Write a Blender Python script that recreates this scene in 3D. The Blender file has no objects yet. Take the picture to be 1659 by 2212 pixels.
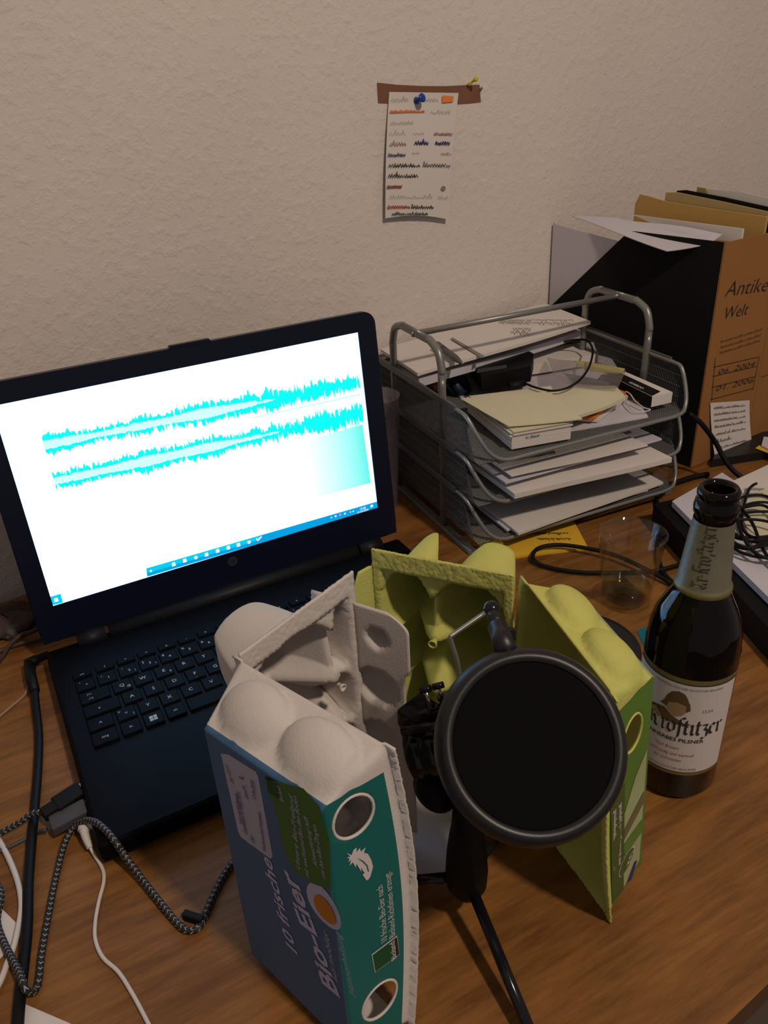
import bpy, bmesh, math, random
from mathutils import Vector, Matrix, Euler
random.seed(7)
SC = bpy.context.scene
COL = SC.collection
W, H, F = 1659, 2212, 1720.3
CAMP = Vector((0.01829, -0.43339, 0.48753))
YAW, TILT, ROLL = -0.47078, 1.06464, -0.05579
CR = Matrix.Rotation(YAW, 3, 'Z') @ Matrix.Rotation(TILT, 3, 'X') @ Matrix.Rotation(ROLL, 3, 'Z')
R_ = math.radians
# ------------------------------------------------------------------ camera
cd = bpy.data.cameras.new('camera'); cam = bpy.data.objects.new('camera', cd); COL.objects.link(cam)
cam.matrix_world = Matrix.Translation(CAMP) @ CR.to_4x4()
cd.sensor_fit = 'VERTICAL'; cd.sensor_height = 36; cd.lens = F / H * 36; cd.clip_start = 0.02
SC.camera = cam
# ------------------------------------------------------------------ world, lamps, exposure
wd = bpy.data.worlds.new('world'); SC.world = wd; wd.use_nodes = True
wd.node_tree.nodes['Background'].inputs[0].default_value = (1.0, 0.90, 0.88, 1)
wd.node_tree.nodes['Background'].inputs[1].default_value = 0.17
def lamp(name, loc, energy, col, size, aim):
    l = bpy.data.lights.new(name, 'AREA'); l.shape = 'DISK'; l.size = size; l.energy = energy; l.color = col
    o = bpy.data.objects.new(name, l); COL.objects.link(o); o.location = loc
    o.rotation_euler = (Vector(aim) - Vector(loc)).to_track_quat('-Z', 'Y').to_euler(); return o
lamp('ceiling_lamp', (0.53, -1.20, 1.74), 20.5, (1.0, 0.82, 0.64), 0.13, (0.35, 0.05, 0.1))
SC.view_settings.view_transform = 'Standard'; SC.view_settings.look = 'None'
SC.view_settings.exposure = 0.0; SC.view_settings.gamma = 1.0; SC.view_settings.use_curve_mapping = False
# ------------------------------------------------------------------ measuring: pixel of the photograph -> point on a known plane
def ray(u, v): return (CR @ Vector(((u - W / 2) / F, -(v - H / 2) / F, -1))).normalized()
def P(u, v, z=0.0): d = ray(u, v); return CAMP + d * ((z - CAMP.z) / d.z)
def PX(u, v, x): d = ray(u, v); return CAMP + d * ((x - CAMP.x) / d.x)
def PY(u, v, y): d = ray(u, v); return CAMP + d * ((y - CAMP.y) / d.y)
def PP(u, v, p0, n): d = ray(u, v); return CAMP + d * ((Vector(p0) - CAMP).dot(n) / d.dot(n))
# ------------------------------------------------------------------ materials
MATS = {}
def mat(name, col, rough=0.6, metal=0.0, spec=0.5, noise=0.0, nscale=40.0, bump=0.0, bscale=200.0, trans=0.0, ior=1.45, emit=None, estr=0.0, sss=0.0, alpha=1.0, coat=0.0):
    if name in MATS: return MATS[name]
    m = bpy.data.materials.new(name); m.use_nodes = True; nt = m.node_tree; b = nt.nodes['Principled BSDF']
    c = tuple(col) + (1,)
    b.inputs['Base Color'].default_value = c; b.inputs['Roughness'].default_value = rough
    b.inputs['Metallic'].default_value = metal; b.inputs['Specular IOR Level'].default_value = spec
    b.inputs['Transmission Weight'].default_value = trans; b.inputs['IOR'].default_value = ior
    b.inputs['Alpha'].default_value = alpha; b.inputs['Coat Weight'].default_value = coat
    if emit: b.inputs['Emission Color'].default_value = tuple(emit) + (1,); b.inputs['Emission Strength'].default_value = estr
    tc = nt.nodes.new('ShaderNodeTexCoord')
    if noise:
        n = nt.nodes.new('ShaderNodeTexNoise'); n.inputs['Scale'].default_value = nscale; n.inputs['Detail'].default_value = 5
        nt.links.new(tc.outputs['Object'], n.inputs['Vector'])
        r = nt.nodes.new('ShaderNodeMapRange'); r.inputs[3].default_value = 1 - noise; r.inputs[4].default_value = 1 + noise
        nt.links.new(n.outputs['Fac'], r.inputs[0])
        mx = nt.nodes.new('ShaderNodeVectorMath'); mx.operation = 'SCALE'; mx.inputs[0].default_value = col
        nt.links.new(r.outputs[0], mx.inputs['Scale']); nt.links.new(mx.outputs[0], b.inputs['Base Color'])
    if bump:
        n = nt.nodes.new('ShaderNodeTexNoise'); n.inputs['Scale'].default_value = bscale; n.inputs['Detail'].default_value = 6
        nt.links.new(tc.outputs['Object'], n.inputs['Vector'])
        bp = nt.nodes.new('ShaderNodeBump'); bp.inputs['Strength'].default_value = bump; bp.inputs['Distance'].default_value = 0.002
        nt.links.new(n.outputs['Fac'], bp.inputs['Height']); nt.links.new(bp.outputs[0], b.inputs['Normal'])
    MATS[name] = m; return m
def wood_mat():
    m = mat('desk_wood', (0.3, 0.15, 0.06), 0.42); nt = m.node_tree; b = nt.nodes['Principled BSDF']
    tc = nt.nodes.new('ShaderNodeTexCoord'); mp = nt.nodes.new('ShaderNodeMapping')
    mp.inputs['Rotation'].default_value = (0, 0, R_(-6)); mp.inputs['Scale'].default_value = (6, 60, 20)
    nt.links.new(tc.outputs['Object'], mp.inputs[0])
    n1 = nt.nodes.new('ShaderNodeTexNoise'); n1.inputs['Scale'].default_value = 2.2; n1.inputs['Detail'].default_value = 8; n1.inputs['Roughness'].default_value = 0.7
    nt.links.new(mp.outputs[0], n1.inputs['Vector'])
    mp2 = nt.nodes.new('ShaderNodeMapping'); mp2.inputs['Rotation'].default_value = (0, 0, R_(-6)); mp2.inputs['Scale'].default_value = (5, 14, 5)
    nt.links.new(tc.outputs['Object'], mp2.inputs[0])
    n2 = nt.nodes.new('ShaderNodeTexNoise'); n2.inputs['Scale'].default_value = 2.5; n2.inputs['Detail'].default_value = 4; nt.links.new(mp2.outputs[0], n2.inputs['Vector'])
    mx = nt.nodes.new('ShaderNodeMath'); mx.operation = 'MULTIPLY_ADD'; mx.inputs[1].default_value = 0.6
    nt.links.new(n1.outputs['Fac'], mx.inputs[0]); 
    m2 = nt.nodes.new('ShaderNodeMath'); m2.operation = 'MULTIPLY'; m2.inputs[1].default_value = 0.4; nt.links.new(n2.outputs['Fac'], m2.inputs[0]); nt.links.new(m2.outputs[0], mx.inputs[2])
    cr = nt.nodes.new('ShaderNodeValToRGB'); e = cr.color_ramp.elements
    e[0].position = 0.36; e[0].color = (0.115, 0.043, 0.009, 1); e[1].position = 0.64; e[1].color = (0.29, 0.125, 0.031, 1)
    nt.links.new(mx.outputs[0], cr.inputs[0]); nt.links.new(cr.outputs[0], b.inputs['Base Color'])
    return m
def wall_mat():
    m = mat('wall_plaster', (0.67, 0.60, 0.555), 0.95, spec=0.15); nt = m.node_tree; b = nt.nodes['Principled BSDF']
    tc = nt.nodes.new('ShaderNodeTexCoord')
    n1 = nt.nodes.new('ShaderNodeTexNoise'); n1.inputs['Scale'].default_value = 85; n1.inputs['Detail'].default_value = 4; n1.inputs['Roughness'].default_value = 0.6
    n2 = nt.nodes.new('ShaderNodeTexNoise'); n2.inputs['Scale'].default_value = 260; n2.inputs['Detail'].default_value = 3
    n3 = nt.nodes.new('ShaderNodeTexNoise'); n3.inputs['Scale'].default_value = 5; n3.inputs['Detail'].default_value = 3
    for n in (n1, n2, n3): nt.links.new(tc.outputs['Object'], n.inputs['Vector'])
    rr = nt.nodes.new('ShaderNodeMapRange'); rr.inputs[1].default_value = .46; rr.inputs[2].default_value = .80; nt.links.new(n1.outputs['Fac'], rr.inputs[0])
    a = nt.nodes.new('ShaderNodeMath'); a.operation = 'MULTIPLY_ADD'; a.inputs[1].default_value = 0.35
    nt.links.new(n2.outputs['Fac'], a.inputs[0]); nt.links.new(rr.outputs[0], a.inputs[2])
    bp = nt.nodes.new('ShaderNodeBump'); bp.inputs['Strength'].default_value = 0.55; bp.inputs['Distance'].default_value = 0.0015
    nt.links.new(a.outputs[0], bp.inputs['Height']); nt.links.new(bp.outputs[0], b.inputs['Normal'])
    r = nt.nodes.new('ShaderNodeMapRange'); r.inputs[3].default_value = .93; r.inputs[4].default_value = 1.07; nt.links.new(n3.outputs['Fac'], r.inputs[0])
    mx = nt.nodes.new('ShaderNodeVectorMath'); mx.operation = 'SCALE'; mx.inputs[0].default_value = (0.67, 0.60, 0.555)
    nt.links.new(r.outputs[0], mx.inputs['Scale']); nt.links.new(mx.outputs[0], b.inputs['Base Color'])
    return m
def braid_mat():
    m = mat('braided_sleeve', (0.02, 0.02, 0.02), 0.6); nt = m.node_tree; b = nt.nodes['Principled BSDF']
    uv = nt.nodes.new('ShaderNodeUVMap'); uv.uv_map = 'UVMap'; sx = nt.nodes.new('ShaderNodeSeparateXYZ'); nt.links.new(uv.outputs[0], sx.inputs[0])
    def mth(op, a, bb=None):
        n = nt.nodes.new('ShaderNodeMath'); n.operation = op
        for i, q in enumerate((a, bb)):
            if q is None: continue
            if isinstance(q, (int, float)): n.inputs[i].default_value = q
            else: nt.links.new(q, n.inputs[i])
        return n.outputs[0]
    fu = mth('FRACT', mth('MULTIPLY', sx.outputs[0], 4.0)); tri = mth('ABSOLUTE', mth('SUBTRACT', fu, 0.5))
    ph = mth('FRACT', mth('ADD', sx.outputs[1], mth('MULTIPLY', tri, 1.0)))
    on = mth('MULTIPLY', mth('LESS_THAN', ph, 0.22), mth('GREATER_THAN', tri, 0.12))
    mx = nt.nodes.new('ShaderNodeMix'); mx.data_type = 'RGBA'; nt.links.new(on, mx.inputs['Factor'])
    mx.inputs[6].default_value = (0.012, 0.012, 0.013, 1); mx.inputs[7].default_value = (0.30, 0.29, 0.26, 1)
    nt.links.new(mx.outputs[2], b.inputs['Base Color']); return m
def thin_mat(name, tint, ior, rough, milk=0.0):
    m = bpy.data.materials.new(name); m.use_nodes = True; nt = m.node_tree; nt.nodes.clear()
    o = nt.nodes.new('ShaderNodeOutputMaterial'); t = nt.nodes.new('ShaderNodeBsdfTransparent'); t.inputs[0].default_value = tuple(tint) + (1,)
    g = nt.nodes.new('ShaderNodeBsdfGlossy'); g.inputs['Roughness'].default_value = rough; lw = nt.nodes.new('ShaderNodeLayerWeight'); lw.inputs[0].default_value = .5; pw = nt.nodes.new('ShaderNodeMath'); pw.operation = 'POWER'; pw.inputs[1].default_value = 4; nt.links.new(lw.outputs['Facing'], pw.inputs[0]); f = nt.nodes.new('ShaderNodeMath'); f.operation = 'MULTIPLY_ADD'; f.inputs[1].default_value = .55; f.inputs[2].default_value = (ior - 1) ** 2 * .35; nt.links.new(pw.outputs[0], f.inputs[0])
    x = nt.nodes.new('ShaderNodeMixShader'); nt.links.new(f.outputs[0], x.inputs[0]); nt.links.new(t.outputs[0], x.inputs[1]); nt.links.new(g.outputs[0], x.inputs[2]); out = x.outputs[0]
    if milk:
        d = nt.nodes.new('ShaderNodeBsdfDiffuse'); d.inputs[0].default_value = (.6, .57, .6, 1); y = nt.nodes.new('ShaderNodeMixShader'); y.inputs[0].default_value = milk
        nt.links.new(out, y.inputs[1]); nt.links.new(d.outputs[0], y.inputs[2]); out = y.outputs[0]
    nt.links.new(out, o.inputs[0]); return m
M = dict(
    wall=wall_mat(), wood=wood_mat(), braid=braid_mat(),
    edge=mat('desk_edge', (0.10, 0.045, 0.018), 0.6, noise=.2),
    floor=mat('floor_boards', (0.12, 0.09, 0.07), 0.7, noise=.2, nscale=6),
    lap=mat('black_plastic', (0.0018, 0.0018, 0.0026), 0.55, spec=0.08, bump=.05, bscale=900),
    bezel=mat('bezel_plastic', (0.004, 0.006, 0.020), 0.34, spec=0.35),  # navy base colour carries the blue screen glow on the black bezel
    hinge=mat('hinge_plastic', (0.008, 0.008, 0.009), 0.5, spec=.25),
    key=mat('key_plastic', (0.0015, 0.0016, 0.0026), 0.6, spec=0.08), legend=mat('legend_print', (0.40, 0.40, 0.38), 0.6),
    logo=mat('logo_grey', (0.05, 0.05, 0.06), 0.35, metal=.4),
    screen=mat('screen_white', (0, 0, 0), 0.4, emit=(0.33, 0.58, 1.0), estr=3.3),
    cyan=mat('screen_cyan', (0, 0, 0), 0.4, emit=(0.0, 1.0, 0.90), estr=1.05),
    cyan_l=mat('screen_pale_cyan', (0, 0, 0), 0.4, emit=(0.62, 1.0, 0.97), estr=1.05),
    sline=mat('screen_line', (0, 0, 0), 0.4, emit=(0.55, 0.93, 0.93), estr=1.0),
    bar=mat('screen_taskbar', (0, 0, 0), 0.4, emit=(0.0, 0.36, 0.78), estr=1.0),
    bar_l=mat('screen_taskbar_lit', (0, 0, 0), 0.4, emit=(0.0, 0.62, 0.88), estr=1.0),
    icon=mat('screen_icon', (0, 0, 0), 0.4, emit=(0.9, 0.97, 1), estr=1.2),
    icon_r=mat('screen_icon_red', (0, 0, 0), 0.4, emit=(1, 0.25, 0.35), estr=1.0),
    pulp=mat('grey_pulp', (0.58, 0.535, 0.51), 0.95, spec=.1, bump=.14, bscale=650, noise=.05, nscale=60),
    pulpg=mat('yellow_green_pulp', (0.52, 0.515, 0.145), 0.95, spec=.1, bump=.22, bscale=500, noise=.10, nscale=60),
    blue=mat('printed_blue', (0.05, 0.125, 0.25), 0.55, noise=.15, nscale=12),
    teal=mat('printed_teal', (0.004, 0.125, 0.115), 0.55, noise=.15, nscale=12),
    gprint=mat('printed_green', (0.10, 0.20, 0.03), 0.55, noise=.2, nscale=10),
    gpale=mat('printed_pale_green', (0.36, 0.40, 0.20), 0.6, noise=.15, nscale=30),
    olive=mat('printed_olive', (0.075, 0.10, 0.02), 0.6),
    lilac=mat('print_lilac', (0.46, 0.47, 0.66), 0.6), pink=mat('print_pale', (0.62, 0.55, 0.56), 0.6),
    yolk=mat('print_yolk', (0.50, 0.19, 0.02), 0.6), patch=mat('print_leaf', (0.055, 0.15, 0.03), 0.6),
    dgreen=mat('print_dark_green', (0.006, 0.07, 0.02), 0.6), label=mat('paper_label', (0.42, 0.41, 0.52), 0.7),
    ink=mat('black_ink', (0.02, 0.018, 0.02), 0.7), iknb=mat('blue_ink', (0.03, 0.03, 0.14), 0.7), inkr=mat('red_ink', (0.42, 0.06, 0.03), 0.7),
    inkg=mat('grey_ink', (0.22, 0.20, 0.19), 0.7), inko=mat('orange_marker', (0.8, 0.22, 0.04), 0.7), purple=mat('purple_ink', (0.34, 0.12, 0.17), 0.7),
    paper=mat('white_paper', (0.66, 0.61, 0.58), 0.85, spec=.2, noise=.03, nscale=8), paperc=mat('cream_paper', (0.62, 0.58, 0.42), 0.85, spec=.2),
    paperl=mat('lilac_paper', (0.55, 0.52, 0.58), 0.85, spec=.2), yellow=mat('yellow_card', (0.72, 0.42, 0.03), 0.7), paley=mat('pale_yellow', (0.65, 0.55, 0.10), 0.7),
    orange=mat('orange_card', (0.70, 0.20, 0.03), 0.7), kraft=mat('kraft_card', (0.30, 0.135, 0.045), 0.85, spec=.2, noise=.12, nscale=15, bump=.1),
    manila=mat('manila_envelope', (0.52, 0.32, 0.10), 0.8, spec=.2, noise=.06), tape=mat('brown_tape', (0.20, 0.085, 0.045), 0.5, noise=.12, nscale=90),
    metal=mat('grey_metal', (0.26, 0.26, 0.25), 0.40, metal=.55), dmetal=mat('dark_mesh_metal', (0.13, 0.13, 0.13), 0.5, metal=.4),
    chrome=mat('bright_steel', (0.7, 0.68, 0.62), 0.25, metal=1), blk=mat('black_rubber', (0.004, 0.004, 0.0045), 0.55, spec=.25), blkg=mat('black_gloss', (0.008, 0.008, 0.010), 0.18),
    satin=mat('black_satin', (0.010, 0.010, 0.012), 0.40, spec=.5), foam=mat('black_mesh_fabric', (0.006, 0.006, 0.006), 0.95, spec=.05, bump=.3, bscale=1500),
    board=mat('black_card', (0.007, 0.007, 0.007), 0.8, spec=.2), white=mat('white_rubber', (0.62, 0.58, 0.55), 0.5), greyp=mat('grey_plastic', (0.055, 0.055, 0.06), 0.5),
    bottle=mat('brown_glass', (0.004, 0.002, 0.0015), 0.04, spec=.36), foil=mat('silver_foil', (0.20, 0.185, 0.13), 0.42, metal=.45, noise=.1, nscale=80, bump=.1, bscale=500),
    gold=mat('gold_border', (0.24, 0.20, 0.08), 0.4, metal=.6), blab=mat('bottle_paper', (0.56, 0.51, 0.50), 0.6), brown=mat('brown_print', (0.10, 0.055, 0.02), 0.6), tan=mat('tan_print', (0.28, 0.18, 0.09), 0.6),
    glass=thin_mat('clear_glass', (.97, .98, .97), 1.35, .03), liquid=thin_mat('pale_juice', (.93, .88, .55), 1.15, .05),
    plastic=thin_mat('clear_film', (.90, .89, .88), 1.4, .18, .10), cup=thin_mat('cloudy_plastic', (.86, .83, .88), 1.3, .2, .12),
    pinb=mat('blue_pin', (0.01, 0.05, 0.30), 0.25), piny=mat('yellow_pin', (0.60, 0.48, 0.02), 0.3), leather=mat('dark_pouch', (0.05, 0.03, 0.025), 0.6, noise=.3), tealp=mat('teal_card', (0.0, 0.12, 0.17), 0.6),
)
# ------------------------------------------------------------------ builders
def mesh_obj(name, verts, faces, m, parent=None, smooth=False, uvs=None, mids=None):
    me = bpy.data.meshes.new(name); 
    off = Vector(parent.get('_o', (0, 0, 0))) if parent else Vector((0, 0, 0))
    me.from_pydata([Vector(v) - off for v in verts], [], faces)
    ms = m if isinstance(m, (list, tuple)) else [m]
    for q in ms: me.materials.append(q)
    if mids: me.polygons.foreach_set('material_index', mids)
    if smooth: me.polygons.foreach_set('use_smooth', [True] * len(me.polygons))
    if uvs:
        l = me.uv_layers.new(name='UVMap')
        for i, lp in enumerate(me.loops): l.data[i].uv = uvs[lp.vertex_index]
    me.update()
    o = bpy.data.objects.new(name, me); COL.objects.link(o)
    if parent:
        o.parent = parent
        if not parent.get('_o') is None: o['_o'] = parent['_o']
    return o
def thing(name, loc, label, cat, group=None):
    o = bpy.data.objects.new(name, None); COL.objects.link(o); o.location = loc; o.empty_display_size = .01
    o['_o'] = list(loc); o['label'] = label; o['category'] = cat
    if group: o['group'] = group
    return o
def tag(o, label, cat, group=None):
    o['label'] = label; o['category'] = cat
    if group: o['group'] = group
    return o
def merge(parts):
    V = []; Fc = []
    for v, f in parts:
        n = len(V); V += list(v); Fc += [tuple(i + n for i in q) for q in f]
    return V, Fc
def box(c, s, rz=0.0, frame=None, bev=0.0):
    """box centred at c, size s"""
    bm = bmesh.new(); bmesh.ops.create_cube(bm, size=1)
    for v in bm.verts: v.co = Vector((v.co.x * s[0], v.co.y * s[1], v.co.z * s[2]))
    if bev: bmesh.ops.bevel(bm, geom=list(bm.edges), offset=bev, segments=2, affect='EDGES', profile=.5)
    Mx = frame if frame is not None else Matrix.Rotation(rz, 3, 'Z')
    bm.verts.index_update()
    V = [Mx @ v.co + Vector(c) for v in bm.verts]; Fc = [tuple(v.index for v in f.verts) for f in bm.faces]; bm.free(); return V, Fc
def prism(poly, h, top=None):
    """poly: list of 3-D points (a face); extruded by vector h"""
    n = len(poly); h = Vector(h); V = [Vector(p) for p in poly] + [Vector(p) + h for p in poly]
    Fc = [tuple(range(n))[::-1], tuple(range(n, 2 * n))] + [(i, (i + 1) % n, n + (i + 1) % n, n + i) for i in range(n)]
    return V, Fc
def spline(pts, n=8):
    pts = [Vector(p) for p in pts]
    if len(pts) < 3: return pts
    q = [pts[0] * 2 - pts[1]] + pts + [pts[-1] * 2 - pts[-2]]; out = []
    for i in range(1, len(q) - 2):
        for k in range(n):
            t = k / n; a, b, c, d = q[i - 1:i + 3]
            out.append(.5 * ((2 * b) + (c - a) * t + (2 * a - 5 * b + 4 * c - d) * t * t + (3 * b - a - 3 * c + d) * t ** 3))
    return out + [pts[-1]]
def tube(pts, r, n=10, cap=True, uvk=None, flat=1.0):
    """tube along points; r number or list"""
    pts = [Vector(p) for p in pts]; N = len(pts); V = []; Fc = []; UV = []
    up = Vector((0, 0, 1)); t0 = (pts[1] - pts[0]).normalized()
    if abs(t0.dot(up)) > .95: up = Vector((1, 0, 0))
    L = 0
    for i, p in enumerate(pts):
        t = (pts[min(i + 1, N - 1)] - pts[max(i - 1, 0)]).normalized()
        up = (up - t * up.dot(t)).normalized(); s = t.cross(up)
        if i: L += (p - pts[i - 1]).length
        rr = r[i] if isinstance(r, (list, tuple)) else r
        for k in range(n + (1 if uvk else 0)):
            a = 2 * math.pi * k / n
            V.append(p + s * math.cos(a) * rr + up * math.sin(a) * rr * flat); UV.append((k / n, L * (uvk or 1)))
    m = n + (1 if uvk else 0)
    for i in range(N - 1):
        for k in range(n):
            k2 = k + 1 if uvk else (k + 1) % n
            Fc.append((i * m + k, i * m + k2, (i + 1) * m + k2, (i + 1) * m + k))
    if cap: Fc.append(tuple(range(n))[::-1]); Fc.append(tuple((N - 1) * m + k for k in range(n)))
    return (V, Fc, UV) if uvk else (V, Fc)
def lathe(prof, base, n=48, axis=None):
    base = Vector(base); Q = axis.to_track_quat('Z', 'Y').to_matrix() if axis is not None else Matrix.Identity(3)
    V = []; Fc = []
    for r, z in prof:
        for k in range(n):
            a = 2 * math.pi * k / n; V.append(base + Q @ Vector((r * math.cos(a), r * math.sin(a), z)))
    for i in range(len(prof) - 1):
        for k in range(n): k2 = (k + 1) % n; Fc.append((i * n + k, i * n + k2, (i + 1) * n + k2, (i + 1) * n + k))
    return V, Fc
def obj(name, vf, m, parent=None, smooth=False): return mesh_obj(name, vf[0], vf[1], m, parent, smooth)
def ball(c, r, n=16):
    prof = [(max(1e-5, r * math.sin(math.pi * i / 10)), -r * math.cos(math.pi * i / 10)) for i in range(11)]
    return lathe(prof, c, n)
# text: returns polygons in the plane (x along the line, y up), height 1 = cap size
_tc = {}
def text2d(s, bold=0.0, shear=0.0):
    k = (s, bold, shear)
    if k in _tc: return _tc[k]
    c = bpy.data.curves.new('t', 'FONT'); c.body = s; c.size = 1.0; c.offset = bold; c.shear = shear; c.resolution_u = 2
    o = bpy.data.objects.new('t', c); COL.objects.link(o); dg = bpy.context.evaluated_depsgraph_get()
    me = bpy.data.meshes.new_from_object(o.evaluated_get(dg))
    V = [(v.co.x, v.co.y) for v in me.vertices]; Fc = [tuple(p.vertices) for p in me.polygons]
    bpy.data.objects.remove(o); bpy.data.curves.remove(c); bpy.data.meshes.remove(me)
    _tc[k] = (V, Fc); return _tc[k]
def text_on(fn, s, x, y, size, bold=0.0, shear=0.0, xs=1.0, width=None):
    """fn maps plane (x,y) to a 3-D point"""
    V, Fc = text2d(s, bold, shear)
    if not V: return [], []
    if width:
        w = max(v[0] for v in V) * size; xs = width / max(w, 1e-6)
    return [fn(x + a * size * xs, y + b * size) for a, b in V], Fc
def nib(strokes, ang=40, w=.16):
    """broad-nib pen strokes -> quads (blackletter)"""
    V = []; Fc = []; nx, ny = math.cos(R_(ang)) * w / 2, math.sin(R_(ang)) * w / 2
    for st in strokes:
        for (x0, y0), (x1, y1) in zip(st[:-1], st[1:]):
            n = len(V); V += [(x0 - nx, y0 - ny), (x0 + nx, y0 + ny), (x1 + nx, y1 + ny), (x1 - nx, y1 - ny)]; Fc.append((n, n + 1, n + 2, n + 3))
    return V, Fc
BL = {  # blackletter: x-height 1, advance, strokes
 'K': (1.0, [[(.05, 1.55), (.3, 1.7), (.75, 1.6)], [(.3, 1.65), (.22, .9), (.3, .1), (.12, 0)], [(.32, .8), (.75, 1.1), (.85, .95)], [(.45, .9), (.62, .45), (.6, .12), (.8, 0)]]),
 'r': (.52, [[(.1, .95), (.22, .85), (.22, .12), (.32, 0)], [(.25, .8), (.45, .98), (.55, .85)]]),
 'o': (.68, [[(.35, 1), (.12, .78), (.12, .2), (.35, 0)], [(.35, 1), (.56, .8), (.56, .22), (.35, 0)]]),
 's': (.46, [[(.2, -.35), (.24, 0), (.24, 1.3), (.4, 1.55), (.56, 1.45)], [(.1, .95), (.35, .95)]]),
 't': (.46, [[(.22, 1.3), (.2, .15), (.36, 0)], [(.06, .95), (.42, .95)]]),
 'i': (.40, [[(.1, .95), (.22, .85), (.2, .12), (.34, 0)], [(.2, 1.3), (.28, 1.38)]]),
 'z': (.58, [[(.1, .95), (.45, .95), (.28, .55)], [(.25, .58), (.5, .4), (.5, -.15), (.25, -.35), (.1, -.25)]]),
 'e': (.58, [[(.3, 1), (.12, .78), (.12, .2), (.32, 0), (.48, .15)], [(.3, 1), (.48, .82), (.16, .48)]]),
 'U': (1.0, [[(.1, 1.5), (.25, 1.6), (.22, .3), (.45, 0), (.75, .3)], [(.5, 1.55), (.5, .35)], [(.75, 1.6), (.75, .15), (.9, 0)]]),
 '-': (.4, [[(.08, .55), (.3, .6)]]),
}
def blackletter(fn, word, x, y, size, width=None, w=.17):
    parts = []; tot = sum(BL[c][0] for c in word); sx = (width / tot) if width else size; cx = x
    for c in word:
        adv, st = BL[c]; V, Fc = nib(st, 42, w)
        parts.append(([fn(cx + a * sx, y + b * size) for a, b in V], Fc)); cx += adv * sx
    return merge(parts)
def scribble(fn, x0, x1, y, h, kind=0, w=.0004, seed=0):
    """a line of handwriting as a thin ribbon; kind 1 = crossed out"""
    rd = random.Random(seed); V = []; Fc = []; n = max(6, int((x1 - x0) / (h * .35))); pts = []; x = x0
    runs = []
    for i in range(n):
        x = x0 + (x1 - x0) * i / n
        if kind == 0 and rd.random() < .10 and len(pts) > 4: runs.append(pts); pts = []
        pts.append((x, y + (h if i % 2 else 0) * rd.uniform(.3, 1.0) * (1.6 if rd.random() < .15 else 1)))
    runs.append(pts)
    for pts in runs:
        for (a, b), (c, d) in zip(pts[:-1], pts[1:]):
            l = math.hypot(c - a, d - b) or 1; nx, ny = -(d - b) / l * w, (c - a) / l * w; k = len(V)
            V += [fn(a + nx, b + ny), fn(a - nx, b - ny), fn(c - nx, d - ny), fn(c + nx, d + ny)]; Fc.append((k, k + 1, k + 2, k + 3))
    return V, Fc
def quad(fn, x0, y0, x1, y1): return [fn(x0, y0), fn(x1, y0), fn(x1, y1), fn(x0, y1)], [(0, 1, 2, 3)]
def flatpoly(fn, pts): return [fn(*p) for p in pts], [tuple(range(len(pts)))]
def plane_fn(o, ex, ey, off=0.0):
    o = Vector(o); ex = Vector(ex).normalized(); ey = Vector(ey).normalized(); n = ex.cross(ey).normalized() * off
    return lambda x, y: o + ex * x + ey * y + n
def structure(o): o['kind'] = 'structure'; return o
def sheet(name, pts, t, m, parent=None, sag=0.0, nx=10, ny=8, seed=0, curl=0.0):
    """a paper: bilinear patch through 4 corner points with slight waviness and thickness t (downwards)"""
    rd = random.Random(seed); a, b, c, d = [Vector(p) for p in pts]; V = []; Fc = []
    ph = rd.random() * 6
    nrm = (b - a).cross(d - a).normalized()
    if nrm.z < 0: nrm = -nrm
    for j in range(ny + 1):
        for i in range(nx + 1):
            s, q = i / nx, j / ny
            p = (a * (1 - s) + b * s) * (1 - q) + (d * (1 - s) + c * s) * q
            V.append(p + nrm * (sag * math.sin(s * 5 + ph) * math.sin(q * 3 + ph) + curl * (abs(s - .5) * 2) ** 4 * (1 if q > .5 else .4)))
    n = len(V); V += [v - nrm * t for v in V]
    for j in range(ny):
        for i in range(nx):
            k = j * (nx + 1) + i; Fc.append((k, k + 1, k + nx + 2, k + nx + 1)); Fc.append((n + k, n + k + nx + 1, n + k + nx + 2, n + k + 1))
    bd = [i for i in range(nx + 1)] + [j * (nx + 1) + nx for j in range(1, ny + 1)] + [ny * (nx + 1) + i for i in range(nx - 1, -1, -1)] + [j * (nx + 1) for j in range(ny - 1, 0, -1)]
    for i in range(len(bd)): p, q = bd[i], bd[(i + 1) % len(bd)]; Fc.append((q, p, n + p, n + q))
    return mesh_obj(name, V, Fc, m, parent)
def z_(p, dz): p = Vector(p); return p + Vector((0, 0, dz))
# ================================================================== THE SETTING
WA = R_(6.0); WX = Vector((math.cos(WA), math.sin(WA), 0)); WN = Vector((math.sin(WA), -math.cos(WA), 0)); WO = Vector((0, 0.407, 0))
def wallpt(u, v, off=0.0): return PP(u, v, WO + WN * off, WN)
V_, F_ = prism([WO + WX * -1.4 + Vector((0, 0, -.76)), WO + WX * 2.2 + Vector((0, 0, -.76)), WO + WX * 2.2 + Vector((0, 0, 1.8)), WO + WX * -1.4 + Vector((0, 0, 1.8))], -WN * .1)
structure(mesh_obj('wall_back', V_, F_, M['wall']))
V_, F_ = prism([Vector((-1.6, -2.2, -.75)), Vector((2.4, -2.2, -.75)), Vector((2.4, .9, -.75)), Vector((-1.6, .25, -.75))], (0, 0, -.05))
structure(mesh_obj('floor', V_, F_, M['floor']))
desk = thing('desk', (.35, .05, 0), 'brown wooden desk with a worn grained top against the wall', 'desk')
FE = Vector((.293, -.2904, 0)); ed = Vector((math.cos(R_(5.6)), math.sin(R_(5.6)), 0))
a0 = FE + ed * -1.0; a1 = FE + ed * 1.15; b1_ = WO + WX * 1.46 + WN * .002; b0_ = WO + WX * -.74 + WN * .002
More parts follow.
